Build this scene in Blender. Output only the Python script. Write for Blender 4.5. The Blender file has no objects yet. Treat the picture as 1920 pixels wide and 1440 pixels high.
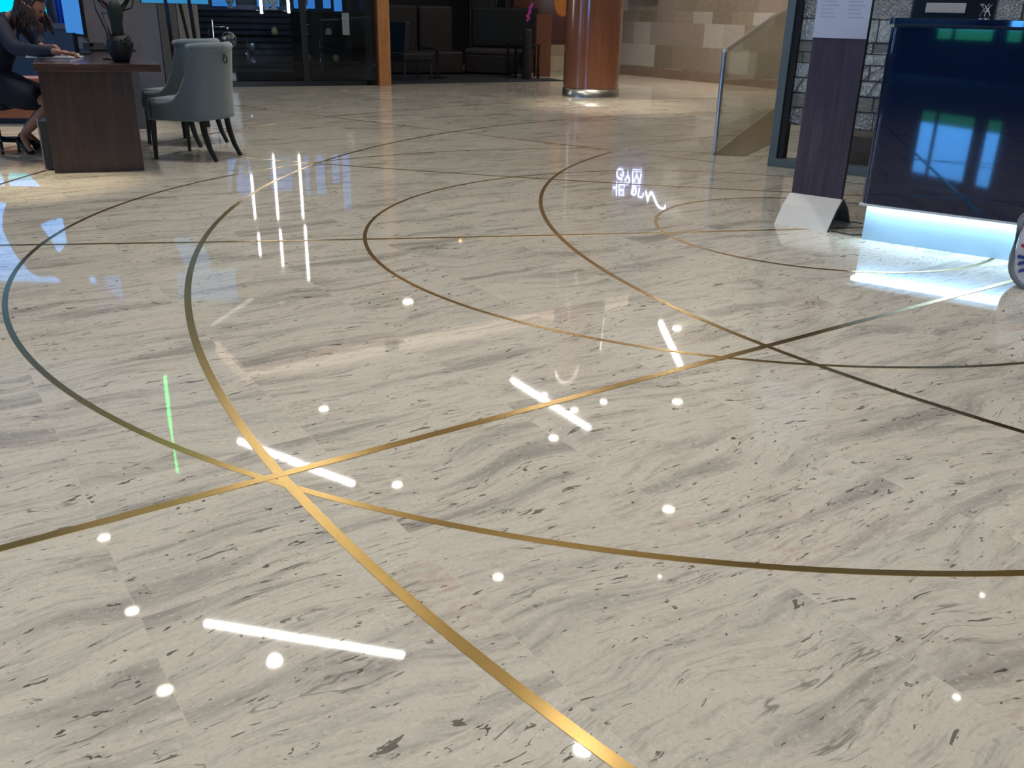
import bpy, bmesh, math, random
from math import sin, cos, pi, radians as R_
from mathutils import Vector as V, Matrix as M4
random.seed(7)
C = bpy.context.scene.collection

# ------------------------------------------------------------------ camera
F_PX, PITCH, ROLL, CAM_H = 1684.09, R_(22.50664), R_(1.24548), 1.2
_F = V((0, cos(PITCH), -sin(PITCH))); _R = V((1, 0, 0)); _U = V((0, sin(PITCH), cos(PITCH)))
_R, _U = (cos(ROLL)*_R + sin(ROLL)*_U), (-sin(ROLL)*_R + cos(ROLL)*_U)
EYE = V((0, 0, CAM_H))
def ray(px, py):
    return (px-960)/F_PX*_R - (py-720)/F_PX*_U + _F
def at(px, py, z=0.0):                       # survey helper: point of the place at height z
    d = ray(px, py); t = (z-CAM_H)/d.z
    return EYE + d*t
def deep(px, py, y):
    d = ray(px, py); return EYE + d*(y/d.y)
def wall(px, py, a, b, off=0.0, mirror=False): # point on a vertical plane through a, b
    a = V((a[0], a[1], 0)); b = V((b[0], b[1], 0)); u = (b-a).normalized(); n = V((-u.y, u.x, 0))
    a = a + n*off
    d = ray(px, py); t = n.dot(a-EYE)/n.dot(d); p = EYE + d*t
    if mirror: p.z = -p.z
    return p

cam = bpy.data.cameras.new('camera'); co = bpy.data.objects.new('camera', cam); C.objects.link(co)
cam.sensor_width = 36; cam.sensor_fit = 'HORIZONTAL'; cam.lens = F_PX/1920*36; cam.clip_start = .05; cam.clip_end = 200
m = M4.Identity(3)
for i in range(3): m[i][0] = _R[i]; m[i][1] = _U[i]; m[i][2] = -_F[i]
co.matrix_world = M4.Translation(EYE) @ m.to_4x4()
sc = bpy.context.scene; sc.camera = co
sc.view_settings.view_transform = 'Standard'; sc.view_settings.look = 'None'
sc.view_settings.gamma = 1; sc.view_settings.use_curve_mapping = False; sc.view_settings.exposure = 0.0

# ------------------------------------------------------------------ materials
def S(r, g, b):
    f = lambda c: (c/255/12.92) if c/255 <= .04045 else ((c/255+.055)/1.055)**2.4
    return (f(r), f(g), f(b), 1)
class NT:
    def __init__(s, name):
        s.m = bpy.data.materials.new(name); s.m.use_nodes = True; s.t = s.m.node_tree; s.t.nodes.clear()
        s.out = s.n('ShaderNodeOutputMaterial')
    def n(s, typ, ins=None, **kw):
        x = s.t.nodes.new(typ)
        for k, v in kw.items(): setattr(x, k, v)
        for k, v in (ins or {}).items(): s.set(x, k, v)
        return x
    def set(s, x, k, v):
        i = x.inputs[k]
        if isinstance(v, bpy.types.NodeSocket): s.t.links.new(v, i)
        elif isinstance(v, bpy.types.Node): s.t.links.new(v.outputs[0], i)
        else: i.default_value = v
    def math(s, op, a, b=None, c=None):
        x = s.n('ShaderNodeMath', operation=op); s.set(x, 0, a)
        if b is not None: s.set(x, 1, b)
        if c is not None: s.set(x, 2, c)
        return x.outputs[0]
    def mix(s, fac, a, b, mode='MIX'):
        x = s.n('ShaderNodeMix', data_type='RGBA', blend_type=mode)
        s.set(x, 0, fac); s.set(x, 6, a); s.set(x, 7, b); return x.outputs[2]
    def ramp(s, fac, stops):
        x = s.n('ShaderNodeValToRGB', {0: fac}); e = x.color_ramp.elements
        e[0].position, e[0].color = stops[0][0], stops[0][1]; e[1].position, e[1].color = stops[-1][0], stops[-1][1]
        for p, c in stops[1:-1]:
            q = e.new(p); q.color = c
        return x.outputs[0]
    def step(s, v, a, b):
        x = s.n('ShaderNodeMapRange', {0: v, 1: a, 2: b}); x.interpolation_type = 'SMOOTHSTEP'; return x.outputs[0]
    def pos(s): return s.n('ShaderNodeTexCoord').outputs['Object']
    def scaled(s, vec, sx, sy, sz):
        return s.n('ShaderNodeVectorMath', {0: vec, 1: (sx, sy, sz)}, operation='MULTIPLY').outputs[0]
    def noise(s, vec, scale, detail=3, rough=.5, dist=0):
        return s.n('ShaderNodeTexNoise', {'Vector': vec, 'Scale': scale, 'Detail': detail, 'Roughness': rough, 'Distortion': dist}).outputs[0]
    def bsdf(s, **kw):
        b = s.n('ShaderNodeBsdfPrincipled')
        for k, v in kw.items(): s.set(b, k.replace('_', ' '), v)
        s.t.links.new(b.outputs[0], s.out.inputs[0]); return b
    def bump(s, b, h, strength=.3, dist=.01):
        x = s.n('ShaderNodeBump', {'Height': h, 'Strength': strength, 'Distance': dist}); s.set(b, 'Normal', x)
MAT = {}
def plain(name, col, rough=.5, metal=0., var=.12, scale=8, stretch=(1, 1, 1), ior=1.5, coat=0., bump=0., sheen=0.):
    if name in MAT: return MAT[name]
    n = NT(name); p = n.scaled(n.pos(), *stretch); f = n.noise(p, scale, 4, .6)
    c1 = [x*(1-var) for x in col[:3]]+[1]; c2 = [min(1, x*(1+var)) for x in col[:3]]+[1]
    c = n.ramp(f, [(.3, c1), (.7, c2)])
    b = n.bsdf(Base_Color=c, Roughness=rough, Metallic=metal, IOR=ior, Coat_Weight=coat, Coat_Roughness=.05)
    if sheen: b.inputs['Sheen Weight'].default_value = sheen
    if bump: n.bump(b, n.noise(p, scale*6, 3), bump, .004)
    MAT[name] = n.m; return n.m
def glow(name, col, strength):
    if name in MAT: return MAT[name]
    n = NT(name); e = n.n('ShaderNodeEmission', {0: col, 1: strength}); n.t.links.new(e.outputs[0], n.out.inputs[0])
    MAT[name] = n.m; return n.m
def glassy(name, tint=(1, 1, 1, 1), refl=1.0, rough=.02, bump=None):
    if name in MAT: return MAT[name]
    n = NT(name); tr = n.n('ShaderNodeBsdfTransparent', {0: tint}); gl = n.n('ShaderNodeBsdfGlossy', {0: (1, 1, 1, 1), 'Roughness': rough})
    fr = n.n('ShaderNodeFresnel', {0: 1.5}); k = n.math('MULTIPLY', fr.outputs[0], refl)
    if bump:
        bn = n.n('ShaderNodeBump', {'Height': n.noise(n.pos(), bump, 2), 'Strength': .6, 'Distance': .01})
        n.set(gl, 'Normal', bn)
    mx = n.n('ShaderNodeMixShader', {0: k, 1: tr.outputs[0], 2: gl.outputs[0]}); n.t.links.new(mx.outputs[0], n.out.inputs[0])
    MAT[name] = n.m; return n.m
def wood(name, c1, c2, axis=2, rough=.3, scale=3., coat=.3, ior=1.5):
    if name in MAT: return MAT[name]
    n = NT(name); st = [14, 14, 14]; st[axis] = .8
    p = n.scaled(n.pos(), *st); f = n.noise(p, scale, 6, .6, 1.2); g = n.noise(n.pos(), 2.0, 3)
    c = n.ramp(n.math('ADD', n.math('MULTIPLY', f, .75), n.math('MULTIPLY', g, .25)), [(.35, c1), (.62, c2)])
    b = n.bsdf(Base_Color=c, Roughness=rough, Coat_Weight=coat, Coat_Roughness=.08, IOR=ior)
    n.bump(b, f, .08, .002); MAT[name] = n.m; return n.m

# ---- granite floor
def granite():
    n = NT('polished_granite'); P = n.n('ShaderNodeNewGeometry').outputs['Position']
    rot = n.n('ShaderNodeVectorRotate', {'Vector': P, 'Angle': R_(-34.1187)}, rotation_type='Z_AXIS').outputs[0]
    sp = n.n('ShaderNodeSeparateXYZ', {0: rot})
    tx = n.math('DIVIDE', n.math('SUBTRACT', sp.outputs[0], .232), .637)
    ty = n.math('DIVIDE', n.math('SUBTRACT', sp.outputs[1], 1.08), .645)
    fx = n.math('FLOOR', tx); fy = n.math('FLOOR', ty)
    cid = n.n('ShaderNodeCombineXYZ', {0: fx, 1: fy, 2: 3.0})
    wn = n.n('ShaderNodeTexWhiteNoise', {'Vector': cid.outputs[0]}, noise_dimensions='3D')
    # neighbouring slabs come from the same block: shift in bigger groups as well
    off = n.n('ShaderNodeVectorMath', {0: wn.outputs['Color'], 1: (19, 23, 17)}, operation='MULTIPLY').outputs[0]
    base = n.n('ShaderNodeVectorMath', {0: rot, 1: off}, operation='ADD').outputs[0]
    warpn = n.n('ShaderNodeTexNoise', {'Vector': base, 'Scale': 1.6, 'Detail': 2.0}).outputs['Color']
    warp = n.n('ShaderNodeVectorMath', {0: n.n('ShaderNodeVectorMath', {0: warpn, 1: (.5, .5, .5)}, operation='SUBTRACT').outputs[0], 1: (.05, .30, 0)}, operation='MULTIPLY').outputs[0]
    q = n.n('ShaderNodeVectorMath', {0: base, 1: warp}, operation='ADD').outputs[0]
    bands = n.noise(n.scaled(q, .8, 5.5, 1), 1.6, 5, .6, .4)
    fine = n.noise(n.scaled(q, 5, 34, 1), 1.7, 4, .65, .3)
    spk = n.noise(n.scaled(q, 1, 1.3, 1), 95, 3, .7)
    light = S(213, 206, 191); grey = S(163, 157, 149)
    c = n.mix(n.step(bands, .46, .72), light, grey)
    c = n.mix(n.math('MULTIPLY', n.step(fine, .48, .74), .55), c, S(150, 143, 134))
    c = n.mix(n.math('MULTIPLY', n.step(spk, .5, .72), .30), c, S(140, 133, 124))
    c = n.mix(n.math('MULTIPLY', n.step(n.noise(n.scaled(q, 1, 1.2, 1), 60, 2, .6), .56, .7), .35), c, S(232, 224, 206))
    # rosy garnet clouds
    rose = n.math('MULTIPLY', n.step(n.noise(q, 1.3, 2), .60, .76), n.step(n.noise(n.scaled(q, 1, 2, 1), 26, 3), .42, .66))
    c = n.mix(n.math('MULTIPLY', rose, .40), c, S(190, 146, 128))
    # long dark veins
    v1 = n.noise(n.scaled(q, .9, 7, 1), 1.5, 4, .55, .5)
    vein = n.math('SUBTRACT', 1, n.step(n.math('ABSOLUTE', n.math('SUBTRACT', v1, .52)), .0, .012))
    vgate = n.step(n.noise(n.scaled(q, 2, 4, 1), 2.6, 3), .5, .62)
    c = n.mix(n.math('MULTIPLY', n.math('MULTIPLY', vein, vgate), .62), c, S(98, 92, 86))
    # dark mica flecks: lenticular ones and blockier ones
    gate = n.noise(n.scaled(q, 1, 2.2, 1), 2.3, 3, .6)
    fl1 = n.noise(n.scaled(q, 9, 36, 1), 1.5, 3, .6, .8)
    th1 = n.math('SUBTRACT', .735, n.math('MULTIPLY', gate, .17))
    f1 = n.step(n.math('SUBTRACT', fl1, th1), 0, .03)
    fl2 = n.noise(n.scaled(q, 15, 30, 1), 1.9, 2, .5, .6)
    th2 = n.math('SUBTRACT', .85, n.math('MULTIPLY', n.noise(q, 1.5, 2), .27))
    f2 = n.step(n.math('SUBTRACT', fl2, th2), 0, .025)
    c = n.mix(n.math('MULTIPLY', f1, .80), c, S(82, 75, 68))
    c = n.mix(n.math('MULTIPLY', f2, .85), c, S(78, 70, 62))
    # slab to slab tone
    tone = n.n('ShaderNodeMapRange', {0: wn.outputs['Value'], 3: .93, 4: 1.03}).outputs[0]
    tn = n.n('ShaderNodeCombineXYZ', {0: tone, 1: tone, 2: tone}).outputs[0]
    c = n.mix(1.0, c, tn, 'MULTIPLY')
    # hairline joints
    def edge(t, w):
        fr = n.math('FRACT', t); d = n.math('MINIMUM', fr, n.math('SUBTRACT', 1, fr)); return n.math('SUBTRACT', 1, n.step(d, w*.5, w))
    j = n.math('MAXIMUM', edge(tx, .0038), edge(ty, .0034))
    c = n.mix(n.math('MULTIPLY', j, .42), c, S(214, 204, 184))
    b = n.bsdf(Base_Color=c, Roughness=.03, IOR=1.52)
    b.inputs['Specular IOR Level'].default_value = .5
    hb = n.noise(n.scaled(rot, 1, 1, 1), 2.2, 2)
    ad = n.math('ADD', n.math('MULTIPLY', hb, .30), n.math('MULTIPLY', n.math('MULTIPLY', wn.outputs['Value'], n.math('FRACT', ty)), .12))
    n.bump(b, ad, .05, .012)
    return n.m
MAT['granite'] = granite()
def brass():
    n = NT('satin_brass'); f = n.noise(n.scaled(n.pos(), 1, 1, 1), 60, 3); g = n.noise(n.pos(), 1.3, 3)
    c = n.ramp(g, [(.3, S(182, 150, 92)), (.7, S(206, 172, 108))])
    b = n.bsdf(Base_Color=c, Metallic=1.0, Roughness=n.n('ShaderNodeMapRange', {0: f, 3: .22, 4: .27}).outputs[0])
    MAT['brass'] = n.m
brass()
def stonewall():
    n = NT('stone_block_wall'); P = n.pos(); sp = n.n('ShaderNodeSeparateXYZ', {0: P})
    zz = n.math('ADD', sp.outputs[2], .875); per = n.math('FLOOR', n.math('DIVIDE', zz, 1.075)); md = n.math('SUBTRACT', zz, n.math('MULTIPLY', per, 1.075))
    row = n.math('ADD', n.math('MULTIPLY', per, 3), n.math('ADD', n.math('GREATER_THAN', md, .43), n.math('GREATER_THAN', md, .86)))   # courses .43, .43, .215 m high
    shift = n.n('ShaderNodeTexWhiteNoise', {'Vector': n.n('ShaderNodeCombineXYZ', {0: row, 1: 5.0}).outputs[0]}, noise_dimensions='2D').outputs['Value']
    xx = n.math('ADD', n.math('DIVIDE', sp.outputs[0], .50), shift); col = n.math('FLOOR', xx)
    w = n.n('ShaderNodeTexWhiteNoise', {'Vector': n.n('ShaderNodeCombineXYZ', {0: col, 1: row}).outputs[0]}, noise_dimensions='2D').outputs['Value']
    x = n.n('ShaderNodeValToRGB', {0: w}); e = x.color_ramp; e.interpolation = 'CONSTANT'
    e.elements[0].position = 0; e.elements[0].color = S(128, 116, 102); e.elements[1].position = .3; e.elements[1].color = S(138, 124, 108)
    for p, c in ((.45, S(122, 110, 92)), (.58, S(144, 130, 120)), (.70, S(176, 168, 160)), (.86, S(166, 158, 150)), (.95, S(112, 96, 82))):
        q = e.elements.new(p); q.color = c
    c = n.mix(.25, x.outputs[0], n.ramp(n.noise(n.scaled(P, 1, 1, 2), 9, 5, .65), [(.3, S(88, 82, 76)), (.7, S(150, 143, 136))]))
    n.bsdf(Base_Color=c, Roughness=.45); MAT['stonewall'] = n.m
stonewall()
def clockwork_glass(name, seed, kind):            # patterned cast glass
    n = NT(name); P = n.pos()
    if kind == 'pebble': h = n.n('ShaderNodeTexVoronoi', {'Vector': P, 'Scale': 55}).outputs[0]
    elif kind == 'reed': h = n.n('ShaderNodeTexWave', {'Vector': P, 'Scale': 30}, bands_direction='Z').outputs['Fac']
    else: h = n.noise(n.scaled(P, 1, 1, .7), 22+seed, 3, .6, 2.0)
    b = n.bsdf(Base_Color=S(222, 236, 248), Roughness=.2, IOR=1.5, Metallic=.5)
    b.inputs['Specular IOR Level'].default_value = .9
    n.bump(b, h, 1.0, .04); MAT[name] = n.m; return n.m

black = lambda: plain('black_paint', S(20, 20, 22), .35)
steel = lambda: plain('brushed_steel', S(190, 188, 182), .28, 1.0, .05, 3, (1, 1, 60))
chrome = lambda: plain('chrome', S(225, 230, 235), .22, 1.0, .03)

# ------------------------------------------------------------------ mesh helpers
def bm_box(bm, c, s, mat=None, bev=0.0, seg=2):
    r = bmesh.ops.create_cube(bm, size=1.0); vs = r['verts']
    for v in vs: v.co = V((v.co.x*s[0], v.co.y*s[1], v.co.z*s[2]))
    if bev > 0:
        es = list({e for v in vs for e in v.link_edges})
        rr = bmesh.ops.bevel(bm, geom=es, offset=bev, segments=seg, affect='EDGES', profile=.5)
        vs = list({v for v in rr['verts']} | {v for v in vs if v.is_valid})
        vs = [v for v in vs if v.is_valid]
    X = mat or M4.Identity(4)
    for v in vs: v.co = X @ (v.co + V(c))
    return vs
def bm_loop_tube(bm, pts, rad, seg=10, closed=False, caps=True, sq=None):
    pts = [V(p) for p in pts]; n = len(pts); rings = []
    rads = rad if isinstance(rad, (list, tuple)) else [rad]*n
    up = V((0, 0, 1))
    for i, p in enumerate(pts):
        a = pts[(i-1) % n] if (closed or i > 0) else p; b = pts[(i+1) % n] if (closed or i < n-1) else p
        t = (b-a).normalized()
        x = t.cross(up)
        if x.length < 1e-3: x = t.cross(V((0, 1, 0)))
        x.normalize(); y = x.cross(t).normalized()
        ring = []
        for k in range(seg):
            an = 2*pi*k/seg + (pi/4 if seg == 4 else 0); ring.append(bm.verts.new(p + (x*cos(an)+y*sin(an))*rads[i]))
        rings.append(ring)
    for i in range(n if closed else n-1):
        A, B = rings[i], rings[(i+1) % n]
        for k in range(seg): bm.faces.new((A[k], A[(k+1) % seg], B[(k+1) % seg], B[k]))
    if caps and not closed: bm.faces.new(rings[0][::-1]); bm.faces.new(rings[-1])
def bm_lathe(bm, prof, c=(0, 0, 0), seg=32, cap=True):
    rings = []
    for r, z in prof:
        rings.append([bm.verts.new((c[0]+r*cos(2*pi*k/seg), c[1]+r*sin(2*pi*k/seg), c[2]+z)) for k in range(seg)])
    for A, B in zip(rings, rings[1:]):
        for k in range(seg): bm.faces.new((A[k], A[(k+1) % seg], B[(k+1) % seg], B[k]))
    if cap:
        if prof[0][0] > 1e-4: bm.faces.new(rings[0][::-1])
        if prof[-1][0] > 1e-4: bm.faces.new(rings[-1])
def bm_prism(bm, poly, z0, z1):                    # vertical prism over an (x, y) outline
    a = [bm.verts.new((x, y, z0)) for x, y in poly]; b = [bm.verts.new((x, y, z1)) for x, y in poly]
    n = len(poly); bm.faces.new(a[::-1]); bm.faces.new(b)
    for i in range(n): bm.faces.new((a[i], a[(i+1) % n], b[(i+1) % n], b[i]))
def bm_sphere(bm, c, r, u=20, v=12, sc=(1, 1, 1)):
    q = bmesh.ops.create_uvsphere(bm, u_segments=u, v_segments=v, radius=1)
    for w in q['verts']: w.co = V((w.co.x*r*sc[0]+c[0], w.co.y*r*sc[1]+c[1], w.co.z*r*sc[2]+c[2]))
def bm_extr(bm, poly3, vec):                       # extrude a planar outline of 3D points along a vector
    vec = V(vec); a = [bm.verts.new(V(p)) for p in poly3]; b = [bm.verts.new(V(p)+vec) for p in poly3]
    n = len(a); bm.faces.new(a[::-1]); bm.faces.new(b)
    for i in range(n): bm.faces.new((a[i], a[(i+1) % n], b[(i+1) % n], b[i]))
def obj(name, bm, mat, parent=None, smooth=False, bevel=0, sub=0):
    bmesh.ops.recalc_face_normals(bm, faces=bm.faces[:])
    me = bpy.data.meshes.new(name); bm.to_mesh(me); bm.free()
    if mat: me.materials.append(mat)
    if smooth:
        for p in me.polygons: p.use_smooth = True
        if smooth != 'all':
            try: me.set_sharp_from_angle(angle=R_(40))
            except Exception: pass
    o = bpy.data.objects.new(name, me); C.objects.link(o)
    if parent: o.parent = parent
    for p in me.polygons:
        if p.area > .25: p.use_smooth = False
    if bevel:
        b = o.modifiers.new('bevel', 'BEVEL'); b.width = bevel; b.segments = 2; b.limit_method = 'ANGLE'
    if sub:
        s = o.modifiers.new('sub', 'SUBSURF'); s.levels = sub; s.render_levels = sub
    return o
def tag(o, label, cat, group=None, kind=None):
    o['label'] = label; o['category'] = cat
    if group: o['group'] = group
    if kind: o['kind'] = kind
    return o
def thing(name, label, cat, loc=(0, 0, 0), rz=0, group=None):
    o = bpy.data.objects.new(name, None); C.objects.link(o); o.empty_display_size = .1
    o.location = loc; o.rotation_euler = (0, 0, rz); return tag(o, label, cat, group)
def struct(name, bm, mat, **k):
    o = obj(name, bm, mat, **k); o['kind'] = 'structure'; return o
def NB(): return bmesh.new()
def copy_tree(o, parent=None):
    c = o.copy(); C.objects.link(c)
    if parent: c.parent = parent
    for ch in list(o.children): copy_tree(ch, c)
    return c

# ------------------------------------------------------------------ room shell
CEIL = 4.8
bm = NB(); vs = [bm.verts.new(p) for p in ((-16, -9, 0), (14, -9, 0), (14, 28, 0), (-16, 28, 0))]; bm.faces.new(vs)
vs = [bm.verts.new((v.co.x, v.co.y, -.1)) for v in vs]; bm.faces.new(vs[::-1])
struct('floor', bm, MAT['granite'])
A_ = V((-.56091, .82788, 0)); B_ = V((.82788, .56091, 0))      # slab joint directions
white_c = plain('ceiling_white', S(214, 210, 204), .7, var=.02)
grey_c = plain('ceiling_grey', S(120, 116, 112), .6, var=.03)
corner = V((-4.79, 14.96, 0))
# lower ceiling beyond and left of the lit tray edge, tray ceiling above
def quad_slab(name, pts, z0, z1, mat):
    bm = NB(); bm_prism(bm, pts, z0, z1); return struct(name, bm, mat)
p2 = lambda v: (v.x, v.y)
c0 = corner; c1 = c0 + B_*20; c2 = c0 + A_*12
quad_slab('ceiling', [p2(c0), p2(c1), p2(c1+A_*12), p2(c2)], CEIL, CEIL+.12, grey_c)
quad_slab('ceiling', [(-16, -9), (14, -9), (14, 28), (-16, 28)], CEIL+.30, CEIL+.42, white_c)
# glowing cove edge
warm_cove = glow('cove_light', S(255, 226, 200), 1.0)
bm = NB(); bm_extr(bm, [c0+V((0, 0, CEIL+.0)), c0+V((0, 0, CEIL+.26)), c0-A_*.04+V((0, 0, CEIL+.26)), c0-A_*.04+V((0, 0, CEIL+.0))], B_*9)
tag(obj('cove_light_strip', bm, warm_cove), 'warm cove light along the far ceiling edge, seen as a pale line in the floor', 'ceiling light')
bm = NB(); bm_extr(bm, [c0+V((0, 0, CEIL+.0)), c0+V((0, 0, CEIL+.26)), c0-B_*.05+V((0, 0, CEIL+.26)), c0-B_*.05+V((0, 0, CEIL+.0))], A_*3.0)
bm2 = bm; tag(obj('cove_light_strip', bm2, warm_cove), 'short cove light meeting the corner of the ceiling, mirrored left of the brass arc', 'ceiling light')

# walls
sw0, sw1 = V((2.32, 20.408, 0)), V((4.675, 17.151, 0)); swd = (sw1-sw0).normalized()
o = bpy.data.objects.new('tmp', None)
L0 = sw0 - swd*2.6; ang = math.atan2(swd.y, swd.x)
bm = NB(); bm_box(bm, (8, .15, 2.55), (16, .3, 5.1)); w = struct('wall_right', bm, MAT['stonewall']); w.location = L0; w.rotation_euler = (0, 0, ang)
bm = NB(); bm_box(bm, (8, -.012, .09), (16, .024, .18)); w = struct('baseboard_right', bm, plain('base_stone', S(128, 108, 94), .4, scale=5)); w.location = L0; w.rotation_euler = (0, 0, ang)
dark_wall = plain('dark_lounge_wall', S(26, 23, 23), .6)
redwood = wood('cherry_panel', S(72, 34, 22), S(96, 48, 30), 2, .4)
vdir = V((-2.418+4.61, 16.006-15.037, 0)).normalized(); vn = V((-vdir.y, vdir.x, 0)); vang = math.atan2(vdir.y, vdir.x)
bm = NB(); bm_box(bm, (0, .15, 2.55), (16, .3, 5.1)); w = struct('wall_far', bm, dark_wall)
w.location = V((-2.2, 16.3, 0)) + vn*6.0; w.rotation_euler = (0, 0, vang)
bm = NB(); bm_box(bm, (0, .1, 2.55), (.2, 37, 5.1)); struct('wall_left', bm, plain('left_wall', S(150, 146, 150), .6)).location = (-13.2, 8, 0)
side_sky = glow('side_sky', (.30, .55, 1.0, 1), 5.0)
LEFTWIN = ((5.4, 7.4), (1.4, 2.2))
bm = NB(); bm_box(bm, (0, 0, 2.55), (.2, 30, 5.1)); struct('wall_near_right', bm, plain('right_wall', S(170, 160, 148), .6)).location = (12.2, 0, 0)
# far left wall section behind the desk with tall lit windows
bm = NB(); bm_box(bm, (-9.4, 16.4, .45), (9.0, .2, .9)); bm_box(bm, (-9.4, 16.4, 4.4), (9.0, .2, 1.4)); struct('wall_back_left', bm, plain('sill_wall', S(70, 82, 104), .6))
sky_blue = glow('daylight_pane', S(96, 176, 255), 1.8); cyan = glow('daylight_cyan', S(0, 225, 250), 1.1)
wn_ = 1
for x0, x1, mt in ((-13.2, -7.75, cyan), (-7.65, -5.6, sky_blue)):
    bm = NB(); bm_box(bm, ((x0+x1)/2, 16.40, 1.35 if mt is cyan else 2.3), (x1-x0-.1, .04, .86 if mt is cyan else 2.8)); struct('window_%d' % wn_, bm, mt); wn_ += 1
bm = NB(); bm_box(bm, (-10.4, 16.40, 2.75), (5.4, .04, 1.9)); struct('window_%d' % wn_, bm, sky_blue); wn_ += 1
for y0, y1 in LEFTWIN:
    bm = NB(); bm_box(bm, (-13.06, (y0+y1)/2, 1.9), (.06, y1-y0, 2.6)); struct('window_%d' % wn_, bm, side_sky); wn_ += 1
# wall behind the camera with daylight openings
bw = plain('rear_wall', S(60, 56, 54), .7)
bm = NB(); bm_box(bm, (-1, -8.6, 2.55), (28, .2, 5.1)); struct('wall_rear', bm, bw)
sky_r = glow('rear_sky', (.08, .38, 1.0, 1), 20.0); green_r = glow('rear_greenery', (.04, .55, .28, 1), 3.0)
for x0, x1 in ((-11.8, -11.34), (-11.26, -10.25), (-9.8, -9.5)):
    bm = NB(); bm_box(bm, ((x0+x1)/2, -8.46, 1.67), (x1-x0, .06, 1.18)); struct('window_%d' % wn_, bm, sky_r); wn_ += 1
    bm = NB(); bm_box(bm, ((x0+x1)/2, -8.46, .95), (x1-x0, .06, .26)); struct('window_%d' % wn_, bm, green_r); wn_ += 1
bm = NB(); bm_box(bm, (-10.6, -8.44, .79), (2.7, .1, .05)); bm_box(bm, (-11.3, -8.44, 1.5), (.08, .1, 1.5)); bm_box(bm, (-10.02, -8.44, 1.5), (.3, .1, 1.5)); struct('trim_1', bm, plain('window_trim', S(60, 62, 66), .5))  # middle upright is added in place of a dark figure before the glass

# ------------------------------------------------------------------ brass inlays (arcs measured on the floor)
def arc_strip(label, c, r, a0, a1, w, z=.0012):
    n = max(24, int(abs(a1-a0)*r/.06)) if r < 30 else 200
    bm = NB(); prev = None
    for i in range(n+1):
        a = a0+(a1-a0)*i/n; u = V((cos(a), sin(a), 0)); cc = V((c[0], c[1], 0))
        q = [bm.verts.new(cc+u*(r-w/2)+V((0, 0, -.01))), bm.verts.new(cc+u*(r-w/2)+V((0, 0, z))), bm.verts.new(cc+u*(r+w/2)+V((0, 0, z))), bm.verts.new(cc+u*(r+w/2)+V((0, 0, -.01)))]
        if prev:
            for k in range(3): bm.faces.new((prev[k], prev[k+1], q[k+1], q[k]))
        prev = q
    o = obj('brass_inlay_strip', bm, MAT['brass']); tag(o, label, 'floor inlay', 'brass strips set flush in the granite floor'); return o
ZI = [0]
def z_(): ZI[0] += 1; return .0010+.00012*ZI[0]
D = R_
arc_strip('wide brass circle, the leftmost loop, running along the bottom right of the floor', (.936, 5.308), 3.521, D(-60), D(300), .023, z_())
arc_strip('brass arc sweeping from the far floor to the bottom centre edge, widest strip', (5.108, 6.09), 6.938, D(95), D(238), .029, z_())
arc_strip('middle brass loop with its rounded end left of the column reflection', (1.359, 5.377), 2.241, D(0), D(360), .021, z_())
arc_strip('brass arc that curves past the lit lettering reflection and down to the right edge', (5.059, 6.074), 4.891, D(92), D(262), .026, z_())
arc_strip('smallest brass loop, nearest the wooden totem and the counter', (1.873, 5.501), .999, D(0), D(360), .022, z_())
arc_strip('far thin brass arc crossing the floor behind the chairs and under the desk', (5.267, 6.214), 8.917, D(100), D(183), .024, z_())
def chord_strip(label, c, r, pa, pb, w, ea=0, eb=0):
    a = math.atan2(pa.y-c[1], pa.x-c[0]); b = math.atan2(pb.y-c[1], pb.x-c[0])
    s = 1 if b > a else -1; arc_strip(label, c, r, a-s*ea/r, b+s*eb/r, w, z_())
chord_strip('long straight brass strip rising from the left edge towards the counter', (-674.515, 971.704), 1180.698, at(0, 1030), at(1920, 521), .029, 2, .6)
chord_strip('thin brass line running level across the floor to the totem foot', (-14.417, 81.336), 77.558, at(0, 461), at(1600, 426), .024, 2, .5)
chord_strip('thin brass line crossing behind the middle loop towards the screen', (5.683, 30.918), 24.45, at(441, 295), at(1469, 360), .024, 0, .6)
chord_strip('farthest thin brass line slanting from the display case to the column side', (74.284, 112.289), 126.895, at(432, 198), at(1154, 282), .024, 1, 1.0)

# ------------------------------------------------------------------ ceiling lights (seen mirrored in the floor)
led = glow('white_led', S(255, 252, 245), 55.0)
bars = [((385, 1168), (757, 1230), 'nearest, mirrored at the bottom left of the floor'), ((448, 827), (663, 908), 'mirrored beside the brass crossing'),
        ((960, 713), (1105, 803), 'mirrored in the middle of the floor'), ((1238, 605), (1277, 688), 'mirrored below the lit lettering'),
        ((1582, 737), (1586, 803), 'thin one, mirrored at the right of the floor')]
body = plain('lamp_body', S(200, 200, 198), .5)
for i, (a, b, t) in enumerate(bars):
    z = CEIL+.14
    pa, pb = at(*a, -z), at(*b, -z); pa.z = pb.z = z-.0
    m_ = (pa+pb)/2; L = (pb-pa).length; an = math.atan2((pb-pa).y, (pb-pa).x); wd = .075 if i < 4 else .03
    T = thing('linear_ceiling_lamp', 'white linear LED ceiling lamp, '+t, 'ceiling light', m_, an, 'linear ceiling lamps mirrored in the floor')
    bm = NB(); bm_box(bm, (0, 0, .03), (L+.02, wd+.02, .05)); obj('housing', bm, body, T)
    bm = NB(); bm_box(bm, (0, 0, -.004), (L, wd, .02), bev=.006); obj('diffuser', bm, led if i < 4 else glow('dim_led', S(255, 250, 240), 16), T)
    for hx in (-.35, .35): bm = NB(); bm_box(bm, (L*hx, 0, .11), (.02, .02, .12)); obj('hanger', bm, body, T)
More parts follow.
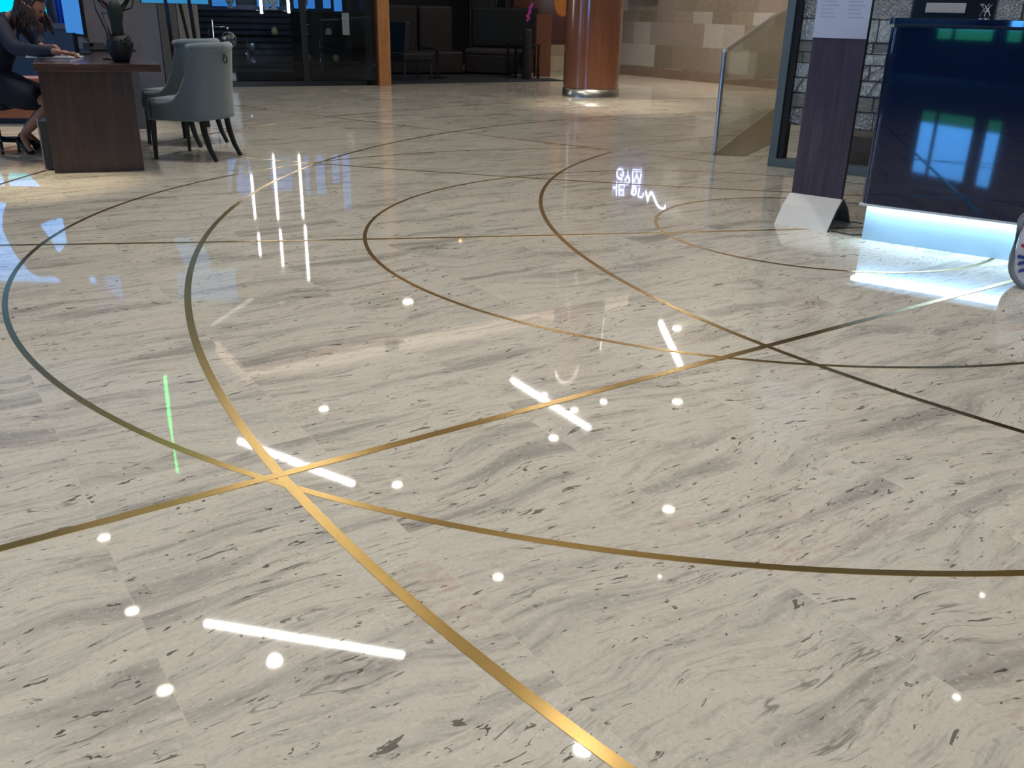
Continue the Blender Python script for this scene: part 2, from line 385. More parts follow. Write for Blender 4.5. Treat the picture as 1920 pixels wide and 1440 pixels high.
downs = [(515, 1245, .075), (310, 1297, .075), (248, 1148, .07), (195, 1010, .07), (934, 1083, .06), (1093, 1410, .07), (745, 911, .07), (607, 768, .075), (1038, 823, .075),
         (1253, 957, .08), (1270, 755, .085), (1132, 755, .06), (1020, 742, .06), (1077, 770, .06), (1269, 617, .09), (765, 567, .11), (980, 500, .11), (1480, 1000, .05),
         (1747, 1165, .035), (1840, 1118, .03), (1780, 1215, .03), (1793, 1310, .035), (1583, 1146, .02), (504, 473, .06), (617, 469, .06), (1237, 1083, .02)]
dglow = glow('downlight_glow', S(255, 244, 226), 24.0)
ring_m = plain('downlight_trim', S(220, 218, 214), .4)
proto = None
where = ['mirrored below the long lamp', 'mirrored near the bottom left corner', 'mirrored on the left slab joint', 'mirrored where the left joint meets the brass', 'mirrored low in the centre', 'mirrored at the bottom edge',
         'mirrored right of the brass crossing', 'mirrored above the brass crossing', 'mirrored under the middle lamp', 'mirrored right of centre', 'mirrored right of the column reflection', 'mirrored next to the column reflection',
         'mirrored on the middle lamp', 'mirrored at the foot of the column reflection', 'mirrored beside the steep lamp', 'mirrored left of the middle loop', 'mirrored inside the middle loop', 'mirrored at the right, below the orange glow',
         'small, mirrored at the lower right', 'small, mirrored near the right edge', 'small, mirrored low at the right', 'small, mirrored lowest at the right', 'tiny, mirrored right of centre', 'mirrored in the far left streaks', 'mirrored by the far slab joint', 'tiny, mirrored above the low centre spot']
for i, (px, py, r) in enumerate(downs):
    z = CEIL+.30
    p = at(px, py, -z)
    if (p-corner).dot(A_) > -.2 and (p-corner).dot(B_) > -.2: z = CEIL; p = at(px, py, -z)
    p.z = z
    if not proto:
        T = proto = thing('recessed_downlight', '', 'ceiling light', p, 0, 'round recessed ceiling downlights')
        bm = NB(); bm_lathe(bm, [(1.0, 0), (1.0, -.012), (1.35, -.012), (1.35, 0)], seg=24, cap=False); obj('trim_ring', bm, ring_m, T)
        bm = NB(); bm_lathe(bm, [(.001, -.02), (1.0, -.02), (1.0, -.004), (.001, -.004)], seg=24, cap=False); obj('lamp_disc', bm, dglow, T)
    else: T = copy_tree(proto); T.location = p
    T.scale = (r, r, 1)
    T['label'] = 'round ceiling downlight, '+where[i]
def spot(p, tgt, W, col, size=R_(110), blend=.8, rad=.07):
    l = bpy.data.lights.new('spot', 'SPOT'); l.energy = W; l.color = col; l.spot_size = size; l.spot_blend = blend; l.shadow_soft_size = rad
    o = bpy.data.objects.new('spot', l); C.objects.link(o); o.location = p
    o.rotation_euler = (V(tgt)-V(p)).to_track_quat('-Z', 'Y').to_euler(); return o
def area(p, tgt, sx, sy, W, col):
    l = bpy.data.lights.new('area', 'AREA'); l.shape = 'RECTANGLE'; l.size = sx; l.size_y = sy; l.energy = W; l.color = col
    o = bpy.data.objects.new('area', l); C.objects.link(o); o.location = p
    o.rotation_euler = (V(tgt)-V(p)).to_track_quat('-Z', 'Y').to_euler(); return o

# ------------------------------------------------------------------ lighting
warm = (1, .90, .76); neutral = (1, .965, .925)
for (x, y, W) in ((-2.394, 7.476, 100), (.725, 6.363, 95), (-4.2, 8.285, 62), (3.71, 10.25, 60), (.683, 12.947, 60), (-1.607, 11.309, 60), (2.919, 14.511, 55), (-1.2, 3.2, 110), (2.6, 2.8, 110), (.6, .4, 90), (-3.4, 1.8, 80)):
    spot((x, y, CEIL+.27), (x, y, 0), W*2.15, neutral)
spot((-3.4, 6.3, CEIL-.05), (-3.5, 6.45, 0), 800, (1, .84, .58), R_(23), .8)      # warm pool at the foot of the desk
spot((1.35, 12.6, CEIL-.05), (1.35, 13.3, 0), 900, (1, .86, .66), R_(40), .9)
spot((-4.6, 11.6, CEIL-.1), (-4.9, 9.3, 0), 900, (1, .86, .66), R_(34), .7)
for (x, y) in ((3.6, 16.2), (2.4, 18.2)):
    spot((x, y, CEIL-.1), (x+.4, y-.2, 0), 500, (1, .88, .72), R_(80), .9)
area((5, -8.2, 2.9), (0, 6, 0), 8, 3, 330, (.70, .83, 1))           # added cool fill standing for daylight; the rear wall has no glass here
world = bpy.data.worlds.new('world'); sc.world = world; world.use_nodes = True
world.node_tree.nodes['Background'].inputs[0].default_value = (.55, .68, 1, 1); world.node_tree.nodes['Background'].inputs[1].default_value = .3

# ------------------------------------------------------------------ big timber column
cc = V((1.135, 14.83, 0)); cr = .436
colwood = wood('cherry_veneer', S(108, 68, 50), S(124, 80, 58), 2, .2, .8, .8)
T = thing('round_column', 'large round reddish wood column with a brushed steel foot ring', 'column', cc)
bm = NB(); bm_lathe(bm, [(cr, .135), (cr, CEIL)], seg=64, cap=False); bm_lathe(bm, [(cr-.01, .1), (cr-.01, .14)], seg=64, cap=False); obj('shaft', bm, colwood, T, smooth='all')
bm = NB(); bm_lathe(bm, [(cr+.006, 0), (cr+.006, .12), (cr-.012, .124)], seg=64, cap=False); obj('foot_ring', bm, steel(), T, smooth='all')

# ------------------------------------------------------------------ reception counter
fl = V((1.949, 5.118, 0)); fr = V((2.596, 4.669, 0)); u = (fr-fl).normalized(); cang = math.atan2(u.y, u.x)
T = thing('reception_counter', 'glossy dark navy reception counter glowing white underneath', 'counter', fl, cang)
navy = NT('navy_gloss'); nf = navy.noise(navy.pos(), 260, 2)
nb = navy.bsdf(Base_Color=navy.ramp(nf, [(.4, (.0030, .008, .034, 1)), (.75, (.006, .017, .065, 1))]), Roughness=.035, IOR=1.5, Coat_Weight=.6, Coat_Roughness=.02, Coat_IOR=1.5)
LB = 2.6; DB = .75; rc = .05
outline = [(rc+rc*cos(a), rc+rc*sin(a)) for a in [pi+pi/2*k/8 for k in range(9)]] + [(LB, 0), (LB, DB), (0, DB)]
bm = NB(); bm_prism(bm, outline, .23, 1.165); obj('counter_body', bm, navy.m, T, smooth=True)
bm = NB(); bm_prism(bm, [(x*1.0+(-.012 if x < .2 else 0), y+(-.012 if y < .2 else 0)) for x, y in outline], 1.178, 1.212); obj('counter_top', bm, navy.m, T, smooth=True, bevel=.003)
bm = NB(); bm_prism(bm, [(.02, .02), (LB, .02), (LB, DB-.02), (.02, DB-.02)], 1.16, 1.18); obj('shadow_gap', bm, black(), T)
plf = plain('plinth_led_blue', S(168, 200, 226), .18, coat=.3, var=.02)  # bluish light of the LED strip put into the plinth colour
# plinth front follows its own floor line, recessed under the body
pl0 = V((2.048, 5.255, 0)); q = M4.Rotation(-cang, 4, 'Z') @ (pl0-fl)
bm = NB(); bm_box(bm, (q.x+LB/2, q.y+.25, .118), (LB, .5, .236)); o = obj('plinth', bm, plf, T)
bm = NB(); bm_box(bm, (q.x+LB/2-.01, q.y-.032, .226), (LB, .05, .012)); obj('led_strip', bm, glow('counter_led', S(205, 236, 255), 24), T)
bm = NB(); bm_box(bm, (q.x+LB/2, q.y-.10, .2345), (LB, .19, .008)); obj('soffit', bm, plain('soffit_white', S(215, 225, 235), .4), T)
# things on the counter
e1, e2 = deep(1712, 14, 5.45), deep(1868, 18, 5.25)
T2 = thing('black_display_box', 'black box with a pale strip on its face, standing on the counter', 'box', (e1+e2)/2*1, math.atan2((e2-e1).y, (e2-e1).x)); T2.location.z = 1.212
w_ = (e2-e1).length
bm = NB(); bm_box(bm, (0, .06, .15), (w_, .12, .30), bev=.004); obj('case', bm, black(), T2)
bm = NB(); bm_box(bm, (-w_*.1, -.006, .055), (w_*.48, .012, .05), bev=.002); obj('pale_strip', bm, plain('pale_strip', S(200, 200, 196), .5), T2)
T2 = thing('wire_card_holder', 'small silver wire holder on the counter beside the black box', 'holder', deep(1848, 20, 5.12)); T2.location.z = 1.212
bm = NB()
for k in range(6):
    a = k*1.05; bm_loop_tube(bm, [(.02*cos(a), .02*sin(a), 0), (.028*cos(a), .028*sin(a), .02), (.012*cos(a+.7), .012*sin(a+.7), .05), (.03*cos(a+1.5), .03*sin(a+1.5), .075)], .0022, 6)
obj('wire_coil', bm, chrome(), T2, smooth='all')
bm = NB(); bm_lathe(bm, [(.001, 0), (.03, 0), (.03, .004), (.001, .005)], seg=20); obj('base', bm, chrome(), T2)

# ------------------------------------------------------------------ wooden totem with poster and folded white foot
b0 = V((1.698, 5.662, 0)); b1 = V((1.972, 5.487, 0))
f0, f1, bk1 = V((1.635, 5.619, 0)), V((1.885, 5.421, 0)), V((2.123, 5.762, 0))
du = (f1-f0).normalized(); dn = (bk1-f1); ap = .172
T = thing('totem_stand', 'dark wood totem board with a white poster and folded white metal foot', 'sign stand', (f0+f1)/2, math.atan2(du.y, du.x))
wW = (f1-f0).length; dep = .40; yb = .19
wtot = wood('totem_walnut_bluelit', S(54, 48, 66), S(84, 74, 96), 2, .35, 2.2, .25)  # blue daylight mixed into the wood colours
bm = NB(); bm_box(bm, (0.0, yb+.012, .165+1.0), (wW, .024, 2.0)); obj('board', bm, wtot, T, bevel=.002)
bm = NB(); bm_box(bm, (wW/2+.002, yb+.012, .165+1.0), (.004, .028, 2.0)); obj('edge_trim', bm, black(), T)
plate = plain('white_foot_metal', S(214, 214, 210), .4, var=.02)
bm = NB(); bm_extr(bm, [(-wW/2-.01, 0, .0), (-wW/2-.01, yb*.55, ap*.66), (-wW/2-.01, yb, ap), (-wW/2-.01, yb, ap-.008), (-wW/2-.01, yb*.55+.006, ap*.66-.008), (-wW/2-.01, .012, 0)], (wW+.02, 0, 0)); obj('front_plate', bm, plate, T)
bm = NB(); bm_extr(bm, [(-wW/2-.01, yb+.028, ap), (-wW/2-.01, dep*.82, ap*.55), (-wW/2-.01, dep, 0), (-wW/2-.01, dep-.01, 0), (-wW/2-.01, dep*.8, ap*.5), (-wW/2-.01, yb+.028, ap-.012)], (wW+.02, 0, 0)); obj('back_plate', bm, plain('foot_grey', S(90, 94, 92), .4), T)
bm = NB(); bm_extr(bm, [(wW/2+.010, 0, 0), (wW/2+.010, yb*.55, ap*.66), (wW/2+.010, yb, ap+.003), (wW/2+.010, yb, ap-.01), (wW/2+.010, yb*.55+.008, ap*.66-.012), (wW/2+.010, .016, 0)], (.005, 0, 0)); obj('plate_edge', bm, black(), T)
# poster: pale sheet with two columns of faint small text lines
pz = at(1527, 68, 0);
ub = V((cos(T.rotation_euler.z), sin(T.rotation_euler.z), 0)); org = V(T.location)+V((-ub.y, ub.x, 0))*yb
ppt = wall(1580, 72, p2(org), p2(org+ub)); zp = ppt.z
bm = NB(); bm_box(bm, (0, yb-.003, zp+.25), (wW, .006, .5)); ps = obj('poster', bm, plain('poster_paper_bluelit', S(196, 208, 238), .35, var=.01), T)  # paper colour carries the blue daylight falling on it
for cx in (-.078, .078):
    bm = NB()
    for k in range(9):
        wl = .10-.03*((k*7) % 3)/2*1.0
        bm_box(bm, (cx-.05+wl/2, yb-.0068, zp+.115+k*.021), (wl, .0006, .0035))
    obj('faint_text_column', bm, plain('faint_ink', S(170, 178, 200), .5, var=.01), ps)
# thin cables on the floor behind the totem
for k, pts in enumerate((((1560, 433), (1575, 436), (1595, 440), (1617, 440)), ((1586, 416), (1600, 416), (1617, 419)))):
    bm = NB(); bm_loop_tube(bm, [at(x, y, .0045) for x, y in pts], .0035, 6)
    tag(obj('cable', bm, plain('dark_cable', S(44, 58, 50), .5), smooth='all'), ['thin dark cable on the floor from the totem foot, nearer one', 'thin dark cable on the floor behind the totem foot, farther one'][k], 'cable')

# ------------------------------------------------------------------ glass block screen behind
s0 = V((2.205, 8.037, 0)); s1 = V((3.149, 7.348, 0)); su = (s1-s0).normalized(); sang = math.atan2(su.y, su.x)
T = thing('glass_screen', 'tall screen of patterned cast glass pieces in a grey metal frame', 'screen', s0, sang)
gm = plain('frame_grey', S(104, 122, 132), .4, .3, .03)
SL = 2.4; SH = 4.6
bm = NB(); bm_box(bm, (.035, .05, SH/2), (.07, .14, SH), bev=.004); obj('post', bm, gm, T)
bm = NB(); bm_box(bm, (.07+.025, .05, SH/2), (.05, .10, SH)); obj('inner_post', bm, black(), T)
bm = NB(); bm_box(bm, (SL/2, .05, .035), (SL, .15, .07), bev=.004); obj('sill', bm, gm, T)
# panes laid out from the floor up
pat = {'p': clockwork_glass('pebble_glass', 1, 'pebble'), 'r': clockwork_glass('reeded_glass', 2, 'reed'), 'w': clockwork_glass('waved_glass', 3, 'w'), 'c': clockwork_glass('cracked_glass', 9, 'x')}
rows = [(.36, .50, .20, 'p'), (.50, .62, .30, 'r'), (.62, .74, .34, 'w'), (.74, .86, .24, 'w'), (.86, .945, .15, 'r'), (.945, 1.03, .15, 'r'), (1.03, 1.20, .19, 'c'), (1.20, 1.45, .26, 'p'), (1.45, 1.8, .3, 'w'), (1.8, 2.2, .34, 'c'), (2.2, 2.7, .4, 'r'), (2.7, 3.3, .4, 'p'), (3.3, 4.6, .5, 'w')]
rnd = random.Random(4)
lead = NB()
for z0, z1, ww, k in rows:
    x = .12 - rnd.random()*.1
    while x < SL:
        x1 = min(SL, x+ww*(.7+.6*rnd.random())); xa = max(.12, x)
        if x1-xa > .03:
            kk = k if rnd.random() < .7 else rnd.choice('prwc')
            bm = NB(); bm_box(bm, ((xa+x1)/2, .05, (z0+z1)/2), (x1-xa-.008, .018+.010*rnd.random(), z1-z0-.008), bev=.003)
            if z0 < 1.3 and xa < 1.5: obj('glass_piece', bm, pat[kk], T)
            else: bm.free()
            bm_box(lead, (x1, .05, (z0+z1)/2), (.007, .03, z1-z0))
        x = x1
    bm_box(lead, (SL/2, .05, z0), (SL, .03, .008))
for zz in (.42,):
    for k in range(8):
        x = .14+.12*k; bm_loop_tube(lead, [(x, .03, .62), (x+.05, .03, .72), (x+.12, .03, .80), (x+.22, .03, .86)], .0035, 5)
obj('lead_lines', lead, plain('lead_grey', S(70, 74, 78), .4, .4), T)
bm = NB(); bm_box(bm, (SL/2+.06, .05, 2.95), (SL-.12, .02, 3.3)); obj('upper_glass', bm, pat['w'], T)
bm = NB(); bm_box(bm, (SL/2+.06, .05, .215), (SL-.12, .008, .29)); obj('clear_pane', bm, glassy('clear_pane', (.9, .93, .95, 1), 1.0), T)
# pale wall strip seen through the screen: low bench with a dark top
T = thing('low_bench', 'low beige bench seen through the glass screen between totem and counter', 'bench', s0+su*1.0+V((-su.y, su.x, 0))*.75, sang)
bm = NB(); bm_box(bm, (0, 0, .12), (1.5, .3, .24), bev=.01); obj('bench_base', bm, plain('bench_brown', S(96, 80, 62), .5), T)
bm = NB(); bm_box(bm, (0, 0, .27), (1.5, .34, .06), bev=.01); obj('bench_top', bm, plain('bench_beige', S(176, 158, 128), .5), T)

# ------------------------------------------------------------------ glass railing
r0 = V((1.86, 8.68, 0)); r1v = V((3.758, 13.668, 0)) - V((1.851, 8.656, 0)); ru = r1v.normalized(); rl = r1v.length
T = thing('glass_balustrade', 'glass balustrade with a polished steel post and sloping handrail', 'railing', r0, math.atan2(ru.y, ru.x))
RL = rl*1.5; zr = lambda s: .90 + (1.335-.90)*s/(.97*rl)
bm = NB(); bm_loop_tube(bm, [(0, 0, 0), (0, 0, .90)], .021, 16); bm_sphere(bm, (0, 0, .90), .0225); obj('post', bm, chrome(), T, smooth=True)
bm = NB(); bm_loop_tube(bm, [(0, 0, .905), (RL, 0, zr(RL))], .025, 16); obj('handrail', bm, chrome(), T, smooth=True)
bm = NB(); bm_extr(bm, [(.025, -.006, .012), (RL, -.006, .012), (RL, -.006, zr(RL)-.02), (.025, -.006, .88)], (0, .012, 0)); obj('glass_panel', bm, glassy('rail_glass', (.88, .91, .88, 1), .5), T)
bm = NB(); bm_loop_tube(bm, [(1.6, -.03, zr(1.6)-.045), (3.4, -.03, zr(3.4)-.045)], .009, 8); obj('glass_clamp_bar', bm, chrome(), T, smooth=True)
# brown stone landing strip beside the glass
pts = [at(1336, 291), at(1455, 200), at(1462, 262), at(1398, 293)]
bm = NB(); bm_prism(bm, [p2(p) for p in pts], -.005, .004); tag(obj('stone_threshold', bm, plain('brown_granite', S(112, 92, 68), .08, var=.1, scale=30)), 'brown polished stone threshold at the foot of the glass balustrade', 'floor')

# ------------------------------------------------------------------ striped case at the right edge
pc = at(1919, 542); T = thing('striped_case', 'white rounded case with grey rim and red and blue stripes at the right edge', 'suitcase', pc+V((.16, -.02, 0)), R_(-28))
CW, CD, CH = .46, .17, .36
def rr(w, h, r, n=8):
    out = []
    q = .05
    for cx, cy, a0, r in ((w/2-q, h-q, 0, q), (-w/2+q, h-q, 90, q), (-w/2+r, r, 180, r), (w/2-r, r, 270, r)):
        for k in range(n+1): a = R_(a0+90*k/n); out.append((cx+r*cos(a), cy+r*sin(a)))
    return out
bm = NB(); bm_extr(bm, [(x, -CD/2+.02, z) for x, z in rr(CW-.02, CH-.02, .12)], (0, CD-.04, 0)); o = obj('shell', bm, plain('case_white', S(212, 214, 228), .3, var=.02), T, bevel=.012)
bm = NB(); bm_loop_tube(bm, [(x, -CD/2+.025, z) for x, z in rr(CW, CH-.01, .13)], .013, 8, closed=True); bm_loop_tube(bm, [(x, CD/2-.025, z) for x, z in rr(CW, CH-.01, .13)], .013, 8, closed=True); obj('rim', bm, plain('case_rim', S(120, 130, 138), .35), T, smooth='all')
red, blue = plain('stripe_red', S(170, 30, 52), .4), plain('stripe_blue', S(38, 66, 142), .4)
ya = -CD/2+.0135
bm = NB(); bm_extr(bm, [(-.205, ya, .222), (.2, ya, .10), (.2, ya, .085), (-.205, ya, .207)], (0, -.003, 0)); obj('red_stripe', bm, red, T)
for (xa, za, xb, zb) in ((-.21, .166, .2, .14), (-.20, .13, -.05, .19), (-.19, .095, 0.0, .18)):
    bm = NB(); bm_extr(bm, [(xa, ya, za), (xb, ya, zb), (xb, ya, zb-.016), (xa, ya, za-.016)], (0, -.003, 0)); obj('blue_stripe', bm, blue, T)
for sx in (-1, 1):
    bm = NB(); bm_loop_tube(bm, [(sx*.12, -.03, .012), (sx*.12, .03, .012)], .014, 12); obj('wheel', bm, black(), T)

# ------------------------------------------------------------------ glass display case
va, vb = V((-4.61, 15.037, 0)), V((-2.418, 16.006, 0)); vL = (vb-va).length
T = thing('display_case', 'tall dark glass display case with black shelves and lit strips behind the chairs', 'display case', va, vang)
dk = plain('case_black', S(24, 25, 32), .25); dk2 = plain('case_inner', S(30, 30, 32), .5); slat = plain('case_slat', S(62, 68, 92), .4, var=.2, scale=3, stretch=(1, 1, 14))
HV = 4.2
X0 = -(wall(389, 80, va, vb)-va).length; VW = vL-X0; VC = (vL+X0)/2
bm = NB(); bm_box(bm, (VC, .9, HV/2), (VW, .04, HV)); obj('back_panel', bm, dk2, T)
bm = NB()
for k in range(11): bm_box(bm, ((X0+1.2)/2, .80, .20+.098*k), (1.16-X0, .05, .07), bev=.004)
p = obj('slatted_panel', bm, slat, T)
bm = NB(); bm_box(bm, (VC, .45, .04), (VW, .9, .08)); obj('base', bm, dk, T)
bm = NB(); bm_box(bm, (X0+.02, .45, HV/2), (.04, .9, HV)); obj('side_panel', bm, dk, T)
bm = NB(); bm_box(bm, (vL-.10, .45, HV/2), (.12, .9, HV)); obj('side_panel', bm, dk, T)
bm = NB(); bm_box(bm, (1.24, .05, HV/2), (.10, .08, HV)); obj('centre_post', bm, dk, T)
for z in (.36, .78, 1.14): 
    bm = NB(); bm_box(bm, (VC, .5, z), (VW-.1, .7, .014)); obj('shelf', bm, plain('shelf_glass', S(42, 46, 52), .12), T)
bm = NB(); bm_box(bm, ((X0+1.2)/2, -.0, HV/2+.04), (1.2-X0-.04, .008, HV-.1)); obj('glass_door', bm, glassy('case_glass', (.82, .86, .9, 1), .8), T)
bm = NB(); bm_box(bm, (1.82, -.0, HV/2+.04), (1.05, .008, HV-.1)); obj('glass_door', bm, MAT['case_glass'], T)
stripm = glow('case_led', S(255, 252, 244), 26)
for (pa, pb) in (((470, 330), (480, 408)), ((483, 440), (490, 478)), ((512, 292), (522, 409)), ((524, 432), (532, 497)), ((559, 292), (570, 407)), ((571, 425), (580, 525))):
    A = wall(*pa, va, vb, -.04, True); Bp = wall(*pb, va, vb, -.04, True)
    zz = sorted((A.z, Bp.z)); loc = T.matrix_world
    q = M4.Rotation(-vang, 4, 'Z') @ ((A+Bp)/2-va)
    bm = NB(); bm_box(bm, (q.x, -.045, (zz[0]+zz[1])/2), (.028, .02, zz[1]-zz[0]), bev=.003); obj('light_strip', bm, stripm, T)
blue_l = glow('case_blue', S(70, 150, 235), .8)  # glowing blue panes imitate bluish reflections at the case top
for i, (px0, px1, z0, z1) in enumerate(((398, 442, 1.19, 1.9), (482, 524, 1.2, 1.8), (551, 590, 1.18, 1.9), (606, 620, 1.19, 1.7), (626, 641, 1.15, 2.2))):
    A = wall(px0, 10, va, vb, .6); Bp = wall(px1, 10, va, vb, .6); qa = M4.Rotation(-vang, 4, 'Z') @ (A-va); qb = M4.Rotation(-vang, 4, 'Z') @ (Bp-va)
    bm = NB(); bm_box(bm, ((qa.x+qb.x)/2, .6, (z0+z1)/2), (qb.x-qa.x, .02, z1-z0)); obj('blue_reflection_pane', bm, blue_l, T)
silver = plain('silver', S(205, 205, 200), .15, 1.0)
def in_case(px, py, off=.35): return wall(px, py, va, vb, off)
def cake_stand(label, p, s, tiers):
    T = thing('cake_stand', label, 'cake stand', p, 0, 'silver cake stands in the display case')
    bm = NB(); bm_lathe(bm, [(.05*s, 0), (.055*s, .01*s), (.02*s, .03*s), (.014*s, .08*s), (.024*s, .10*s), (.013*s, .12*s), (.013*s, .17*s)], seg=20); obj('stem', bm, silver, T, smooth='all')
    bm = NB(); bm_lathe(bm, [(.001, .17*s), (.13*s, .18*s), (.135*s, .195*s), (.12*s, .188*s), (.001, .182*s)], seg=28); obj('plate', bm, silver, T, smooth='all')
    if tiers > 1:
        bm = NB(); bm_lathe(bm, [(.008*s, .18*s), (.008*s, .36*s), (.085*s, .37*s), (.088*s, .38*s), (.001, .375*s)], seg=24); bm_lathe(bm, [(.007*s, .37*s), (.007*s, .5*s), (.014*s, .53*s), (.001, .56*s)], seg=14); obj('upper_tier', bm, silver, T, smooth='all')
cake_stand('wide single-tier silver cake stand on the middle shelf of the display case', V((*p2(in_case(577, 82)), .787)), .82, 1)
cake_stand('two-tier silver cake stand low in the display case between yellow balls', V((*p2(in_case(602, 132)), .367)), .62, 2)
yel = plain('yellow_ball', S(150, 150, 70), .5)
for px, t in ((578, 'left'), (630, 'right')):
    p = in_case(px, 118, .3); bm = NB(); bm_sphere(bm, (0, 0, 0), .055); bm_lathe(bm, [(.03, -.057), (.03, -.045)], seg=14); o = obj('yellow_ornament', bm, yel, smooth='all'); o.location = (p.x, p.y, .367+.057)
    tag(o, 'round yellow ornament %s of the two-tier cake stand' % t, 'ornament', 'yellow ball ornaments')
for px, py, nm, lb in ((516, 78, 'glass_jar', 'small pale jar with a domed lid at the left of the middle shelf'), (617, 78, 'gold_box', 'small pale gold box right of the wide cake stand')):
    p = in_case(px, py, .3); T = thing(nm, lb, 'ornament', (p.x, p.y, .787)); cream = plain('jar_cream', S(190, 190, 150), .4)
    bm = NB(); (bm_lathe(bm, [(.045, 0), (.055, .03), (.05, .07)], seg=20) if 'jar' in nm else bm_box(bm, (0, 0, .035), (.09, .06, .07), bev=.004)); obj('body', bm, cream, T)
    bm = NB(); (bm_lathe(bm, [(.052, .07), (.04, .095), (.01, .105), (.012, .118), (.001, .12)], seg=20) if 'jar' in nm else bm_box(bm, (0, 0, .085), (.06, .04, .028), bev=.004)); obj('lid', bm, cream, T)
p = in_case(650, 82, .3); bm = NB(); bm_box(bm, (0, 0, .17), (.10, .08, .34), bev=.004); T = thing('pillar_lantern', 'pale rectangular lantern block at the right of the middle shelf', 'lantern', (p.x, p.y, .787), vang); obj('block', bm, glow('lantern_pale', S(150, 158, 150), .38), T)
bm = NB()
for sx in (-1, 1):
    for sy in (-1, 1): bm_box(bm, (sx*.085, sy*.06, .17), (.006, .006, .34))
bm_box(bm, (0, 0, .344), (.18, .13, .008)); obj('glass_frame', bm, dk, T)
p = in_case(469, 120, .3); T = thing('crystal_figure', 'small sparkling crystal figure low in the left of the display case', 'ornament', (p.x, p.y, .367)); bm = NB()
for k in range(9): bm_box(bm, (.05*cos(k*2.4), .03*sin(k*2.4), .03+.018*k), (.03, .02, .025), M4.Rotation(k*.7, 4, 'Z'))
obj('facets', bm, silver, T)
# ring with a glass globe hanging on a stand, left of the case
p = V((*p2(in_case(424, 60, -.40)), 0)); T = thing('globe_stand', 'chrome upright with a hanging clear glass globe, behind the chair backs', 'ornament', p)
bm = NB(); bm_loop_tube(bm, [(-.20, 0, 0), (-.20, 0, 1.0)], .010, 8); bm_loop_tube(bm, [(-.20, 0, .90), (.0, 0, .90)], .004, 6); bm_lathe(bm, [(.11, 0), (.11, .012)], (-.20, 0, 0), 20); obj('upright', bm, chrome(), T, smooth='all')
bm = NB(); bm_sphere(bm, (.03, 0, .72), .105); obj('globe', bm, glassy('clear_globe', (.93, .95, .97, 1), 1.4), T, smooth='all')
bm = NB(); bm_loop_tube(bm, [(.03+.11*cos(a), 0, .72+.11*sin(a)) for a in [2*pi*k/28 for k in range(28)]], .004, 6, closed=True); bm_sphere(bm, (-.03, -.02, .74), .028); bm_sphere(bm, (.03, -.02, .88), .015); obj('ring', bm, chrome(), T, smooth='all')
# ornaments standing on the top shelf (their feet show at the frame top)
for px, lb in ((432, 'glass bottle cluster at the top left of the display case'), (500, 'pale ornament on the top shelf beside the blue reflection'), (514, 'blue glass decanter on the top shelf left of the centre post'), (570, 'cut crystal vase on the top shelf right of the lit strip')):
    p = in_case(px, 14, .3); T = thing('crystal_vase', lb, 'ornament', (p.x, p.y, 1.147)); bm = NB()
    bm_lathe(bm, [(.045, 0), (.06, .02), (.03, .05), (.07, .12), (.05, .22), (.02, .27), (.03, .34)], seg=10); obj('vessel', bm, clockwork_glass('cut_crystal', 1, 'pebble') if 'cut_crystal' not in MAT else MAT['cut_crystal'], T)
# timber post beside the case
pp = at(720, 161); T = thing('timber_post', 'narrow light orange timber post between the display case and the lounge', 'post', pp, vang)
bm = NB(); bm_box(bm, (0.03, .08, CEIL/2), (.20, .16, CEIL)); obj('post', bm, wood('oak_orange', S(160, 104, 56), S(186, 130, 76), 2, .4), T)
bm = NB(); bm_box(bm, (-.080, .10, CEIL/2), (.018, .16, CEIL)); obj('dark_strip', bm, plain('brown_edge', S(80, 46, 26), .5), T)  # narrow darker brown strip along the left of the post

# ------------------------------------------------------------------ lounge behind
lo0 = at(733, 158); carpet = plain('dark_carpet', S(32, 32, 44), .9, var=.25, scale=40)
bm = NB(); bm_prism(bm, [p2(lo0), p2(at(1057, 152)), p2(at(1057, 152)+vn*.55), p2(at(1000, 150)+vn*.5), p2(at(1000, 150)+vn*3.0), p2(lo0+vn*5.3)], -.01, .012); tag(obj('lounge_carpet', bm, carpet), 'dark blue grey carpet of the unlit lounge', 'carpet')
d_brown, d_black = plain('brown_leather', S(38, 30, 29), .6), plain('black_leather', S(14, 14, 15), .6)
def lp(px, py, z=.012): return at(px, py, z)
# high-backed banquette with two cushions
c = lp(803, 140); T = thing('high_back_banquette', 'high-backed dark brown banquette with two tall back cushions in the lounge', 'sofa', c+V((-.1, .3, 0)), vang)
bm = NB(); bm_box(bm, (0, .15, .22), (1.5, .75, .42), bev=.04); obj('seat', bm, d_brown, T)
for x in (-.375, .375): bm = NB(); bm_box(bm, (x, .45, .80), (.72, .2, .94), bev=.05); obj('back_cushion', bm, d_brown, T)
# armchair at left
c = lp(770, 150); T = thing('lounge_armchair', 'black lounge armchair with slim legs beside the timber post', 'armchair', c+V((0, .1, 0)), vang+.2)
bm = NB(); bm_box(bm, (0, 0, .40), (.62, .6, .14), bev=.03); obj('seat', bm, d_black, T)
bm = NB(); bm_box(bm, (-.25, .1, .66), (.10, .62, .62), M4.Rotation(.10, 4, 'Y'), bev=.03); obj('backrest', bm, plain('armchair_back', S(14, 16, 24), .5), T)
for sx in (-1, 1):
    for sy in (-1, 1): bm = NB(); bm_loop_tube(bm, [(sx*.26, sy*.25, .33), (sx*.28, sy*.27, 0)], .016, 8); obj('leg', bm, black(), T)
